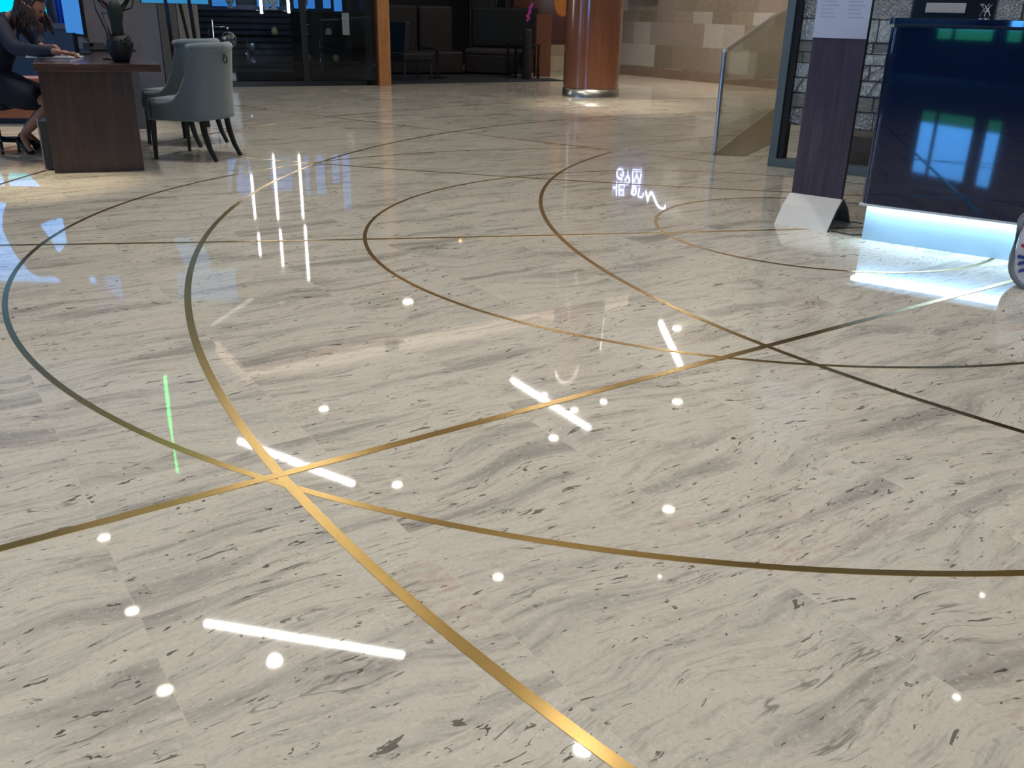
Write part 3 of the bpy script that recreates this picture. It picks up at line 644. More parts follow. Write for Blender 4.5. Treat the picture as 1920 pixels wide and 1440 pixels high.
# small pedestal table
c = lp(838, 136); T = thing('pedestal_table', 'small dark round pedestal table between armchair and banquette', 'table', V((c.x-.05, 17.9, .012)))
bm = NB(); bm_lathe(bm, [(.001, .52), (.30, .52), (.30, .55), (.001, .55)], seg=32); obj('table_top', bm, black(), T)
bm = NB(); bm_lathe(bm, [(.18, 0), (.18, .02), (.03, .04), (.03, .52)], seg=24); obj('pedestal', bm, black(), T)
# long black sofa in perspective
sc_ = deep(934, 60, 19.35); s_a, s_b = V((sc_.x-.8, 19.45, .012)), V((sc_.x+.8, 19.15, .012)); sd = (s_b-s_a).normalized()
T = thing('long_sofa', 'long low black sofa with a paler seat edge in front of the panelled wall', 'sofa', (s_a+s_b)/2, math.atan2(sd.y, sd.x))
bm = NB(); bm_box(bm, (0, .32, .20), (1.34, .8, .36), bev=.03); obj('base', bm, plain('sofa_base', S(34, 20, 18), .6), T)
bm = NB(); bm_box(bm, (0, .30, .43), (1.34, .78, .12), bev=.04); obj('seat_cushion', bm, plain('sofa_seat', S(52, 44, 43), .6), T)
bm = NB(); bm_box(bm, (0, .66, .88), (1.38, .2, .78), bev=.05); obj('backrest', bm, d_black, T)
# side table with plant
c = at(985, 146, .012); T = thing('side_table', 'black square side table in front of the wood partition end', 'table', c+V((-.05, .15, 0)), vang)
bm = NB(); bm_box(bm, (0, 0, .60), (.56, .45, .035), bev=.005); obj('table_top', bm, black(), T)
for sx in (-1, 1):
    for sy in (-1, 1): bm = NB(); bm_box(bm, (sx*.24, sy*.19, .29), (.04, .04, .585)); obj('leg', bm, black(), T)
bm = NB(); bm_box(bm, (0, 0, .18), (.44, .34, .02)); obj('lower_shelf', bm, black(), T)
bm = NB(); bm_lathe(bm, [(.10, .0), (.13, .12), (.10, .26), (.10, .27)], (0.05, 0, .19), 20); T3 = thing('dark_vase', 'dark round vase on the lower shelf of the side table', 'vase', T.location+V((0, 0, 0))); obj('body', bm, plain('vase_dark', S(46, 44, 56), .15), T3, smooth='all')
pot = T.location+V((.02, 0, .618)); T = thing('potted_plant', 'small pale green leafy plant on the black side table', 'plant', pot)
bm = NB(); bm_lathe(bm, [(.05, 0), (.07, .08), (.065, .085)], seg=20); obj('pot', bm, plain('pot_dark', S(30, 50, 46), .4), T)
def leafy(bm, n, r, h, ln, wd, seed=1):
    q = random.Random(seed)
    for k in range(n):
        a = q.random()*2*pi; e = .3+q.random()*.6; d = V((cos(a)*cos(e), sin(a)*cos(e), sin(e))); s = V((-sin(a), cos(a), 0))*wd; b = V((0, 0, h)); t = b+d*r*(.6+.4*q.random()); m_ = (b+t)/2+V((0, 0, .01)); e2 = t+d*ln-V((0, 0, ln*.5))
        vs = [bm.verts.new(x) for x in (b, m_+s, t+s, e2, t-s, m_-s)]; bm.faces.new(vs)
bm = NB(); leafy(bm, 16, .10, .08, .06, .02); obj('foliage', bm, plain('leaf_pale', S(120, 160, 130), .5), T)
# orchid
oc = deep(992, 14, 18.2); T = thing('orchid', 'magenta orchid spray above the black sofa end', 'plant', (oc.x-.02, oc.y, .012))
bm = NB(); bm_lathe(bm, [(.09, 0), (.09, .86), (.07, .90)], seg=20); obj('planter', bm, d_black, T)
bm = NB(); bm_loop_tube(bm, [(0, 0, .88), (.0, 0, 1.15), (.02, 0, 1.35), (.05, 0, 1.40)], .005, 6); obj('stem', bm, plain('stem_green', S(40, 60, 34), .5), T, smooth='all')
bm = NB(); q_ = random.Random(3)
for k in range(9):
    c_ = V((.01+.02*k*.6-.05*q_.random(), -.02, 1.05+.035*k))
    for j in range(5):
        a = j*1.257+q_.random(); d = V((cos(a), -.2, sin(a)))*.032; s = V((-sin(a), 0, cos(a)))*.014
        vs = [bm.verts.new(x) for x in (c_, c_+d*.6+s, c_+d, c_+d*.6-s)]; bm.faces.new(vs)
obj('blossoms', bm, plain('orchid_magenta', S(196, 60, 170), .5), T)
# timber partition end and red wood wall, with stone base and round lamp
a = at(1007, 144); b = at(1028, 143); T = thing('partition_end', 'short reddish wood partition end beside the side table', 'partition', (a+b)/2+V((0, 0, 0)), vang)
bm = NB(); bm_box(bm, (0, .05, .58), ((b-a).length, .10, 1.16), bev=.004); obj('panel', bm, wood('cherry_end', S(92, 50, 32), S(112, 64, 42), 2, .5), T)
rw = at(1044, 139); T = thing('panelled_wall_unit', 'red-brown wood wall panel above a stone base left of the column', 'wall panel', rw+V((-.2, 1.0, 0)), vang-.3)
bm = NB(); bm_box(bm, (0, .1, 2.65), (1.5, .2, 4.2)); obj('wood_panel', bm, redwood, T)
bm = NB(); bm_box(bm, (0, .1, .275), (1.5, .24, .55), bev=.004); obj('stone_base', bm, plain('base_beige', S(186, 166, 134), .5), T)
bm = NB(); bm_box(bm, (0, -.05, .16), (1.5, .12, .32), bev=.004); obj('base_step', bm, plain('base_cream', S(214, 196, 160), .5), T)
for px0, col in ((1000, 0), (950, 1)): pass
lc = deep(1056, -2, 18.2); T = thing('wall_disc_lamp', 'round amber wall disc partly hidden by the column', 'wall lamp', lc)
bm = NB(); bm_extr(bm, [(.17*cos(2*pi*k/32), 0, .30*sin(2*pi*k/32)) for k in range(32)], (0, .04, 0)); obj('disc', bm, plain('amber_disc', S(196, 122, 60), .35), T)
bm = NB(); bm_loop_tube(bm, [(.175*cos(2*pi*k/32), .02, .305*sin(2*pi*k/32)) for k in range(32)], .012, 6, closed=True); obj('rim', bm, plain('amber_rim', S(150, 84, 40), .35), T)
# pale hanging drapes / reveals between the lounge and the wall panel
for k, (x0, x1, col, nm) in enumerate(((880, 890, S(58, 56, 46), 'narrow olive'), (891, 915, S(58, 48, 46), 'brown'), (916, 932, S(56, 58, 56), 'grey'), (948, 957, S(92, 72, 60), 'narrow pale brown'))):
    p0, p1 = deep(x0, 10, 21.0), deep(x1, 10, 21.0); bm = NB()
    n_ = 10; pts = [(p0.x+(p1.x-p0.x)*i/n_, 21.0+.02*sin(i*1.9)) for i in range(n_+1)]
    bm_prism(bm, pts+[(x, y+.03) for x, y in pts[::-1]], .02, 3.6); tag(obj('hanging_drape', bm, plain('drape_%d' % k, col, .8)), nm+' drape hanging above the black sofa back', 'curtain', 'drapes at the back of the lounge')

# ------------------------------------------------------------------ lit sign on the stone wall (mirrored in the floor)
T = thing('neon_sign', 'white neon lettering ending in a rising swoosh, seen mirrored in the polished floor', 'neon sign', wall(1190, 350, sw0, sw1, -.10, True))
def zp2(x, y): return wall(1120+x/13.714, 300+y/13.714, sw0, sw1, -.10, True)-T.location
strokes = [[(640, 500), (560, 480), (505, 410), (510, 300), (560, 245), (630, 260), (670, 320), (665, 400), (590, 385)],
 [(785, 270), (785, 400), (705, 525)], [(785, 400), (835, 560)], [(905, 330), (915, 600), (1015, 370), (1085, 600), (1130, 360)],
 [(900, 278), (1135, 278)], [(885, 625), (1110, 632)], [(725, 610), (815, 610)], [(380, 530), (365, 880)], [(500, 575), (490, 915)], [(370, 715), (495, 715)],
 [(562, 625), (560, 905), (680, 905), (668, 775), (565, 770)], [(565, 622), (700, 625), (690, 700)],
 [(885, 710), (960, 705), (1000, 790), (965, 890), (890, 870), (880, 800), (940, 780)], [(1085, 740), (1060, 850), (1050, 930), (1150, 965), (1190, 855)],
 [(1240, 800), (1275, 940), (1297, 1040), (1340, 900), (1390, 832), (1435, 920), (1490, 1050), (1545, 1155), (1620, 1235), (1705, 1255), (1745, 1225), (1735, 1175)]]
def smooth_pts(p, n=6):
    if len(p) < 4: return p
    out = []
    for i in range(len(p)-1):
        a, b, c, d = p[max(i-1, 0)], p[i], p[i+1], p[min(i+2, len(p)-1)]
        for k in range(n):
            t = k/n; out.append(tuple(.5*((2*b[j])+(-a[j]+c[j])*t+(2*a[j]-5*b[j]+4*c[j]-d[j])*t*t+(-a[j]+3*b[j]-3*c[j]+d[j])*t**3) for j in (0, 1)))
    return out+[p[-1]]
neon = glow('neon_white', S(206, 220, 255), 10)
names = ['letter_g', 'letter_y', 'letter_y', 'letter_m', 'bar', 'bar', 'bar', 'letter_h', 'letter_h', 'letter_h', 'letter_e', 'letter_e', 'letter_a', 'letter_r', 'swoosh']
merged = {}
for nm, st in zip(names, strokes): merged.setdefault(nm if nm != 'bar' else nm+str(len(merged)), []).append((nm, st))
for k, lst in merged.items():
    bm = NB()
    for nm, st in lst: bm_loop_tube(bm, [zp2(*q) for q in (smooth_pts(st) if nm in ('letter_g', 'letter_a', 'letter_r', 'swoosh') else st)], .0095 if nm != 'swoosh' else .013, 8)
    obj(lst[0][0], bm, neon, T, smooth='all')
sgn = wall(1178, 350, sw0, sw1, -.04, True)
bm = NB(); bm_box(bm, (0, 0, 0), (1.0, .03, 2.7), bev=.01); o = obj('sign_panel', bm, plain('violet_glow_panel', S(120, 110, 150), .35)); o.location = (sgn.x, sgn.y, 2.85); o.rotation_euler = (0, 0, ang)  # backlight of the sign painted as a violet panel colour
tag(o, 'tall wall panel behind the neon lettering, violet backlight put into its colour', 'panel')
# green light line, high on the left
gd = V((-.3865, .9223, 0)); gp = gd*11.0
T = thing('green_light_line', 'thin vertical green light tube, mirrored as a green line in the floor', 'light tube', (gp.x, gp.y, 2.12))
bm = NB(); bm_loop_tube(bm, [(0, 0, 0), (.01, 0, .8), (-.008, 0, 1.5), (0, 0, 2.2)], .020, 8); obj('tube', bm, glow('green_tube', S(60, 255, 120), 7), T, smooth='all')
bm = NB(); bm_loop_tube(bm, [(0, 0, 2.2), (0, 0, CEIL-2.12)], .006, 6); obj('hanger', bm, black(), T)
# bent light chain under the far ceiling
T = thing('bent_light_line', 'bent white light line under the far ceiling, mirrored as a broken streak', 'ceiling light', at(660, 530, -(CEIL-.1)))
T.location.z = CEIL-.1
for seg_ in ([(610, 495), (620, 505), (628, 511)], [(643, 523), (655, 535), (668, 544), (680, 549)], [(687, 550), (698, 557), (709, 566)]):
    pts = []
    for x, y in seg_: p = at(x, y, -(CEIL-.1)); p.z = CEIL-.1; pts.append(p-T.location)
    bm = NB(); bm_loop_tube(bm, pts, .028, 8); obj('light_segment', bm, glow('chain_led', S(255, 250, 240), 26), T, smooth='all')
bm = NB(); bm_loop_tube(bm, [pts[0]+V((0, 0, .03)), pts[0]+V((0, 0, .1))], .008, 6); obj('hanger', bm, body, T)
# warm wall washers that glow orange in the floor
for k, (px, py, lb) in enumerate(((870, 385, 'upper amber spotlight mirrored inside the middle loop'), (893, 410, 'second amber spotlight mirrored inside the middle loop'), (863, 452, 'faint orange spotlight mirrored inside the middle loop'), (1481, 965, 'orange lamp mirrored at the right above a white spot'))):
    z = 3.6 if k < 3 else 4.6; p = at(px, py, -z); p.z = z; T = thing('amber_spotlight', lb, 'ceiling light', p, 0, 'amber spotlights mirrored in the floor')
    h = CEIL-z if k < 3 else CEIL+.3-z
    bm = NB(); bm_lathe(bm, [(.05, 0), (.05, .14), (.02, .16)], seg=16, cap=False); obj('shade', bm, body, T)
    bm = NB(); bm_sphere(bm, (0, 0, .02), .045 if k < 3 else .03, 14, 10); obj('bulb', bm, glow('amber_bulb', S(255, 190, 110), 9 if k < 2 else 3.5), T)
    bm = NB(); bm_loop_tube(bm, [(0, 0, .15), (0, 0, h)], .006, 6); obj('rod', bm, body, T)

# ------------------------------------------------------------------ desk
walnut = wood('desk_walnut', S(48, 32, 33), S(76, 54, 50), 0, .28, 1.6, .5)
walnut_v = wood('desk_walnut_panel', S(42, 30, 34), S(62, 45, 45), 2, .34, 1.3, .3)
DH = .79
P1, P2, P3 = at(61, 119, DH), at(301, 121, DH), at(268, 98, DH); P4 = P1+(P3-P2)
dl = at(103, 325); dr_ = at(271, 320); ddir = (dr_-dl).normalized(); dang = math.atan2(ddir.y, ddir.x); dback = V((-.417, .909, 0)).normalized()
T = thing('reception_desk', 'dark brown wooden desk on a broad slab leg, woman seated at its left', 'desk', dl, dang)
inv = T_inv = (M4.Translation(dl) @ M4.Rotation(dang, 4, 'Z')).inverted()
L_ = lambda p: p2(inv @ V((p.x, p.y, 0)))
bm = NB(); bm_prism(bm, [L_(P1), L_(P2), L_(P3), L_(P4)], DH-.052, DH); obj('desk_top', bm, walnut, T, bevel=.003)
w_ = (dr_-dl).length
bm = NB(); bm_box(bm, (w_/2, .025, (DH-.052)/2), (w_, .05, DH-.052)); obj('slab_leg', bm, walnut_v, T, bevel=.002)
fb = L_(dl+dback*1.5); bm = NB(); bm_box(bm, (fb[0]+w_/2, fb[1], (DH-.052)/2), (w_, .05, DH-.052)); obj('slab_leg', bm, walnut_v, T, bevel=.002)
md = [L_(dl+ddir*.42+dback*.03), L_(dl+ddir*.44+dback*.03), L_(dl+ddir*.44+dback*1.48), L_(dl+ddir*.42+dback*1.48)]
bm = NB(); bm_prism(bm, md, .30, DH-.052); obj('modesty_panel', bm, walnut_v, T)
# computer tower under the desk edge
tp = at(94, 322); T = thing('computer_tower', 'slim black computer tower with a pale edge, standing left of the desk slab', 'computer', tp+V((-.03, .12, 0)), dang)
bm = NB(); bm_box(bm, (0, .1, .19), (.08, .34, .36), bev=.006); obj('case', bm, plain('tower_black', S(34, 38, 46), .4), T)
bm = NB(); bm_box(bm, (-.045, -.07, .2), (.010, .012, .38), bev=.003); obj('pale_edge', bm, plain('tower_edge', S(120, 126, 134), .35), T)
# items on the desk
mp = at(152, 99, DH); T = thing('desk_monitor', 'slim monitor turned towards the woman, its screen glowing blue', 'monitor', V((mp.x+.08, mp.y-.2, DH)), R_(129))
bm = NB(); bm_lathe(bm, [(.11, 0), (.11, .012), (.02, .02)], seg=24); bm_box(bm, (0, .02, .09), (.05, .03, .16), bev=.004); obj('stand', bm, black(), T)
bm = NB(); bm_box(bm, (0, 0, .36), (.56, .03, .44), bev=.006); sh = obj('housing', bm, plain('monitor_black', S(16, 18, 26), .3), T)
bm = NB(); bm_box(bm, (0, .0165, .365), (.53, .003, .40)); obj('screen', bm, glow('screen_blue', S(70, 140, 220), .9), T)
pp_ = at(182, 96, DH); T = thing('desk_phone', 'black corded desk telephone beside the monitor', 'telephone', pp_, R_(40))
bm = NB(); bm_extr(bm, [(-.09, -.1, 0), (-.09, .1, 0), (-.09, .1, .07), (-.09, -.1, .025)], (.18, 0, 0)); obj('phone_body', bm, black(), T, bevel=.004)
bm = NB(); bm_loop_tube(bm, [(-.06, -.07, .06), (-.06, -.03, .085), (-.06, .05, .115), (-.06, .09, .105)], [.02, .013, .013, .02], 10); obj('handset', bm, black(), T, smooth='all')
bm = NB(); bm_loop_tube(bm, [(.09+.012*cos(k*1.1), -.02+.012*sin(k*1.1)-.004*k, .012+.001*k) for k in range(26)], .0035, 6); obj('coiled_cord', bm, black(), T, smooth='all')
vz = at(215, 118, DH); T = thing('cactus_vase', 'dark ruffled vase with a tall dark green cactus stem on the desk', 'plant', V((vz.x, vz.y+.13, DH)))
bm = NB(); bm_lathe(bm, [(.055, 0), (.068, .03), (.095, .10), (.088, .15), (.06, .185), (.045, .19), (.045, .18)], seg=28); obj('vase', bm, plain('vase_navy', S(8, 11, 20), .6), T, smooth='all')
bm = NB(); rg = random.Random(8)
for k in range(60):
    a = rg.random()*2*pi; z = .10+rg.random()*.09; r = .09-(z-.10)*.35; d = V((cos(a), sin(a), .25)); c_ = V((r*cos(a), r*sin(a), z)); s = V((-sin(a), cos(a), 0))*.012
    vs = [bm.verts.new(x) for x in (c_-s, c_+d*.02-s*.4+V((0, 0, .012)), c_+d*.022+s*.4+V((0, 0, .01)), c_+s)]; bm.faces.new(vs)
obj('ruffle_leaves', bm, plain('ruffle_dark', S(18, 28, 36), .6), T)
bm = NB(); bm_lathe(bm, [(.035, .17), (.042, .22), (.040, .27), (.052, .33), (.050, .38), (.030, .425), (.001, .435)], seg=24)
for v in bm.verts:
    r = math.hypot(v.co.x, v.co.y)
    if r > .01: a = math.atan2(v.co.y, v.co.x); f_ = 1+.10*cos(8*a); v.co.x *= f_; v.co.y *= f_
obj('cactus', bm, plain('cactus_green', S(12, 30, 27), .7), T, smooth='all')
gz = deep(214, 2, vz.y+.45); T = thing('glass_globe_lamp', 'clear glass globe on thin black curved arms behind the vase', 'ornament', V((gz.x, gz.y, DH)))
bm = NB(); bm_sphere(bm, (0, 0, .48), .135, 28, 20); obj('globe', bm, glassy('clear_globe', (.93, .95, .97, 1), 1.4), T, smooth='all')
bm = NB(); bm_lathe(bm, [(.07, 0), (.07, .01), (.01, .016)], (-.08, 0, 0), 20); bm_loop_tube(bm, [(-.08, 0, .01), (-.09, 0, .2), (-.15, 0, .36), (-.17, 0, .5), (-.12, 0, .62)], .006, 8); bm_loop_tube(bm, [(-.08, 0, .01), (-.07, 0, .2), (-.11, 0, .34), (.0, 0, .335), (.13, 0, .38), (.17, 0, .5)], .006, 8); obj('curved_arms', bm, black(), T, smooth='all')
bm = NB()
for k in range(14): bm_sphere(bm, (.07*cos(k*2.4)*(k % 3+1)/3, .07*sin(k*2.4)*(k % 3+1)/3, .40+.012*k), .012, 8, 6)
obj('glass_beads', bm, plain('beads', S(190, 200, 200), .1, .6), T, smooth='all')
st_ = at(243, 97, DH); T = thing('pen_tray', 'silver pen tray at the back right of the desk', 'tray', V((st_.x, st_.y-.25, DH)), R_(10))
bm = NB(); bm_box(bm, (0, 0, .008), (.16, .09, .016), bev=.004); obj('tray', bm, black(), T)
bm = NB()
for k in range(3): bm_loop_tube(bm, [(-.07, -.02+.02*k, .022), (.07, -.025+.02*k, .024)], .005, 8)
obj('pens', bm, chrome(), T, smooth='all')
cbp = at(103, 108, DH); T = thing('clipboard', 'white clipboard with papers at the near left of the desk', 'clipboard', V((cbp.x, cbp.y, DH)), R_(2))
bm = NB(); bm_box(bm, (0, .0, .006), (.36, .22, .012), bev=.003); obj('board', bm, plain('board_white', S(222, 222, 226), .4, var=.02), T)
bm = NB(); bm_box(bm, (-.01, .0, .021), (.33, .20, .018), bev=.002); obj('papers', bm, plain('paper', S(236, 234, 232), .6, var=.02), T)
bm = NB(); bm_box(bm, (.09, .0, .035), (.04, .03, .012), bev=.004); obj('clip', bm, plain('clip_navy', S(34, 36, 66), .4), T)

# ------------------------------------------------------------------ upholstered visitor chairs
fabric = plain('teal_grey_velvet', S(90, 106, 115), .8, var=.06, scale=30, sheen=.5)
fabric2 = plain('seat_velvet', S(100, 115, 124), .8, var=.06, scale=30, sheen=.4)
legm = plain('leg_black', S(10, 9, 10), .5)
def chair(label, loc, rz):
    T = thing('visitor_chair', label, 'chair', loc, rz, 'visitor chairs at the desk')
    # seat: tapered cushion over a frame
    def slab(z0, z1, g, name, m_, bev):
        bm = NB(); pts = [(.26+g, -.27-g), (.26+g, .27+g), (-.22, .22+g), (-.22, -.22-g)]
        bm_prism(bm, pts, z0, z1); return obj(name, bm, m_, T, bevel=bev, smooth=True)
    slab(.315, .42, .0, 'seat_frame', fabric, .02)
    o = slab(.40, .49, -.004, 'seat', fabric2, .035); o.modifiers['bevel'].segments = 5
    # barrel back: U in plan, top edge sweeping down to the arms
    path = []
    n = 34
    for i in range(n+1):
        t = -1+2*i/n; at_ = abs(t); s = 1 if t > 0 else -1
        if at_ < .52:  x = -.275+.05*(at_/.52)**2; y = s*.235*(at_/.52)
        else: k = (at_-.52)/.48; x = -.225+.40*k; y = s*(.235+.045*min(1, k*1.5))
        path.append((x, y, at_))
    bm = NB(); rows = []
    NZ = 14
    for (x, y, at_) in path:
        if at_ < .52: top = .90
        else:
            k = max(0, (at_-.52)/.48-.12)/.88; top = .455+.445*(1-k)**4.6
        tx, ty = 0, 0; rows.append((x, y, top, at_))
    src = list(rows)
    for i, (x, y, top, at_) in enumerate(src):
        a = src[max(0, i-1)]; b = src[min(n, i+1)]; d = V((b[0]-a[0], b[1]-a[1], 0)).normalized(); nrm = V((d.y, -d.x, 0))
        if nrm.x*(x) + nrm.y*y < 0: nrm = -nrm
        col = []
        for j in range(NZ+1):
            z = .33+(top-.33)*j/NZ; lean = -.035*max(0, (z-.45)/.45)**1.3*(1-max(0, (at_-.52)/.48)); col.append(V((x+lean, y, z)))
        ring = [c_+nrm*.028 for c_ in col]+[col[-1]+nrm*.016+V((0, 0, .016)), col[-1]-nrm*.016+V((0, 0, .016))]+[c_-nrm*.028 for c_ in col[::-1]]
        rows[i] = [bm.verts.new(c_) for c_ in ring]
    for A, B in zip(rows, rows[1:]):
        for k in range(len(A)): bm.faces.new((A[k], A[(k+1) % len(A)], B[(k+1) % len(B)], B[k]))
    bm.faces.new(rows[0]); bm.faces.new(rows[-1][::-1])
    bk = obj('backrest', bm, fabric, T, smooth='all')
    # rolled top
    rp = [(x*1.0-.045*(1-at_*.9), y*1.03, .888) for (x, y, at_) in path if at_ < .60]
    bm = NB(); bm_loop_tube(bm, rp, [.026, .034]+[.037]*(len(rp)-4)+[.034, .026], 16); bm_sphere(bm, rp[0], .0265, 14, 10); bm_sphere(bm, rp[-1], .0265, 14, 10); obj('top_roll', bm, fabric, T, smooth='all')
    bm = NB(); bm_loop_tube(bm, [(-.352-.004*abs(cos(a)), .0+.026*cos(a), .795+.028*sin(a)) for a in [2*pi*k/20 for k in range(20)]], .0055, 8, closed=True); bm_sphere(bm, (-.350, 0, .825), .013, 12, 8); obj('ring_pull', bm, plain('dark_metal', S(60, 62, 66), .3, .8), T, smooth='all')
    for sy in (-1, 1):
        bm = NB(); bm_loop_tube(bm, [(.225, sy*.235, .33), (.232, sy*.245, 0)], [.028, .018], 4); obj('leg', bm, legm, T)
        bm = NB(); bm_loop_tube(bm, [(-.20, sy*.185, .34), (-.215, sy*.188, .22), (-.25, sy*.19, .10), (-.30, sy*.192, 0)], [.028, .025, .021, .017], 4); obj('leg', bm, legm, T)
    return T
ch0 = chair('nearer teal grey velvet chair with rolled back, facing the desk', (-2.735, 7.83, 0), R_(166))
ch1 = copy_tree(ch0); ch1.location = (-3.10, 8.66, 0); ch1.rotation_euler = (0, 0, R_(160)); ch1['label'] = 'farther teal grey velvet chair, half hidden behind the nearer one'

# ------------------------------------------------------------------ partitions, easel screen and back of house at the left
pg = plain('partition_grey', S(98, 102, 116), .6, var=.03); pg2 = plain('partition_warm', S(112, 110, 112), .6, var=.03)
for (xa, xb, m_, z1, lb) in ((250, 318, pg, 2.6, 'blue grey partition panel behind the left easel leg'), (318, 352, plain('partition_dark', S(78, 78, 84), .6), 2.6, 'darker grey partition panel between the easel legs'), (352, 391, pg2, 2.6, 'warm grey partition panel next to the display case')):
    a, b = at(xa, 212-(xa-250)*.05), at(xb, 212-(xb-250)*.05); d = (b-a).normalized(); T = thing('partition_panel', lb, 'partition', a, math.atan2(d.y, d.x), 'office partition panels')
    bm = NB(); bm_box(bm, ((b-a).length/2, .03, z1/2), ((b-a).length-.01, .06, z1), bev=.003); obj('panel', bm, m_, T)
    bm = NB(); bm_box(bm, ((b-a).length/2, -.005, .03), ((b-a).length-.01, .012, .06)); obj('skirting', bm, plain('skirt_pale', S(160, 156, 150), .5), T)
pA, pB = V((-4.75, 9.35, 0)), V((-3.82, 9.62, 0)); d = (pB-pA).normalized()
T = thing('grey_side_cabinet', 'tall plain grey cabinet side rising behind the vase and telephone', 'cabinet', pA, math.atan2(d.y, d.x))
a_, b_ = deep(165, 90, 9.3), deep(267, 94, 9.6); T.location = (a_.x, a_.y, 0); ww = (b_-a_).length; T.rotation_euler = (0, 0, math.atan2(b_.y-a_.y, b_.x-a_.x)); 
bm = NB(); bm_box(bm, (ww/2, .2, 1.75), (ww, .4, 1.95), bev=.004); obj('cabinet_body', bm, plain('cabinet_grey', S(104, 100, 108), .6), T)
bm = NB(); bm_box(bm, (ww/2, .22, .385), (ww-.1, .34, .78)); obj('cabinet_base', bm, plain('cabinet_base_grey', S(74, 78, 88), .6), T)
# easel with blue screen
E0 = deep(265, 6, 9.9); E1 = deep(395, 9, 9.9); ew = (E1-E0).length
T = thing('screen_on_easel', 'wide lit blue screen standing on a black two-legged easel', 'screen', ((E0.x+E1.x)/2, 9.9, 0), math.atan2(E1.y-E0.y, E1.x-E0.x))
bm = NB(); bm_box(bm, (0, 0, E0.z+.36), (ew, .05, .72), bev=.006); h_ = obj('housing', bm, black(), T)
bm = NB(); bm_box(bm, (0, -.027, E0.z+.37), (ew-.03, .004, .73)); obj('lit_screen', bm, glow('easel_blue', S(60, 150, 205), .8), T)
cx_ = (E0.x+E1.x)/2
for (xt, yt, xb, yb_, nm) in ((311, 8, 335, 172, 'l'), (355, 10, 374, 130, 'r')):
    pt, pb_ = deep(xt, yt, 9.87), deep(xb, yb_, 9.87); dd = (pb_-pt)/(pt.z-pb_.z); foot = pt+dd*pt.z
    bm = NB(); bm_loop_tube(bm, [(foot.x-cx_, -.03, 0), (pt.x-cx_, -.03, pt.z+.1)], .022, 4); obj('leg', bm, black(), T)
bm = NB(); bm_loop_tube(bm, [(0, .03, E0.z+.2), (.0, .6, 0)], .018, 4); obj('rear_leg', bm, black(), T)
# low dark blue wall and cream floor box seen left of the monitor
a_, b_ = deep(20, 44, 12.2), deep(170, 46, 12.2)
T = thing('low_partition', 'low dark blue partition with a pale cap behind the woman', 'partition', (a_.x-1.2, 12.2, 0))
bm = NB(); bm_box(bm, (1.6, .05, (a_.z-.05)/2), (3.6, .1, a_.z-.05)); obj('panel', bm, plain('blue_panel', S(58, 76, 104), .6), T)
bm = NB(); bm_box(bm, (1.6, .05, a_.z-.02), (3.6, .14, .06), bev=.004); obj('cap', bm, plain('cap_grey', S(96, 104, 122), .5), T)
a_ = at(-20, 234); b_ = at(96, 234); cw_ = (b_-a_).length; T = thing('brown_low_cabinet', 'low orange brown wooden cabinet under the far side of the desk', 'cabinet', (a_.x, a_.y+.05, 0), math.atan2(b_.y-a_.y, b_.x-a_.x))
bm = NB(); bm_box(bm, (cw_/2, .2, .26), (cw_, .4, .40), bev=.004); obj('cabinet_body', bm, wood('low_cherry', S(140, 80, 50), S(164, 98, 62), 0, .4), T)
bm = NB(); bm_box(bm, (cw_/2, .22, .03), (cw_-.1, .34, .06)); obj('plinth', bm, black(), T)
# slanted dark mullion in the window and curtain folds
a_ = deep(92, 0, 13.0); b_ = deep(108, 80, 13.0); T = thing('dark_pole', 'dark slanted pole in front of the bright window', 'pole', (b_.x, 13.0, 0))
k_ = (b_.x-a_.x)/(a_.z-b_.z)
bm = NB(); bm_loop_tube(bm, [(k_*b_.z, 0, 0), (a_.x-b_.x-k_*1.2, 0, a_.z+1.2)], .06, 8); obj('pole', bm, plain('pole_dark', S(38, 48, 78), .5), T, smooth='all')
bm = NB(); x0, x1 = deep(97, 20, 14.5).x, deep(150, 20, 14.5).x; n_ = 40; pts = [(x0+(x1-x0)*i/n_, 14.5+.05*sin(i*.9)) for i in range(n_+1)]
bm_prism(bm, pts+[(x, y+.02) for x, y in pts[::-1]], .02, 3.8)
cm = NT('curtain_blue'); cb = cm.n('ShaderNodeBsdfDiffuse', {0: S(90, 140, 215)}); ct = cm.n('ShaderNodeBsdfTranslucent', {0: S(110, 170, 240)}); cx = cm.n('ShaderNodeMixShader', {0: .6, 1: cb.outputs[0], 2: ct.outputs[0]}); cm.t.links.new(cx.outputs[0], cm.out.inputs[0])
tag(obj('sheer_curtain', bm, cm.m, smooth='all'), 'light blue curtain in folds between the slanted pole and the monitor', 'curtain')

# ------------------------------------------------------------------ the seated woman
SK = plain('skin', S(178, 126, 102), .5, var=.05, scale=20)
BZ = plain('navy_blazer', S(30, 34, 54), .8, var=.12, scale=30)
HR = wood('dark_hair', S(38, 22, 20), S(74, 44, 36), 2, .4, 6., .1)
def skin_mesh(joints, links, root):
    me = bpy.data.meshes.new('tmp'); names_ = list(joints); idx = {k: i for i, k in enumerate(names_)}
    me.from_pydata([joints[k][0] for k in names_], [(idx[a], idx[b]) for a, b in links], [])
    o = bpy.data.objects.new('tmp', me); C.objects.link(o)
    md = o.modifiers.new('s', 'SKIN'); sv = me.skin_vertices[0].data
    for k in names_:
        r = joints[k][1]; sv[idx[k]].radius = (r, r) if not isinstance(r, tuple) else r; sv[idx[k]].use_root = (k == root)
    ss = o.modifiers.new('u', 'SUBSURF'); ss.levels = 2; ss.render_levels = 2
    dg = bpy.context.evaluated_depsgraph_get(); ev = o.evaluated_get(dg); m2 = bpy.data.meshes.new_from_object(ev)
    bpy.data.objects.remove(o); bpy.data.meshes.remove(me); return m2
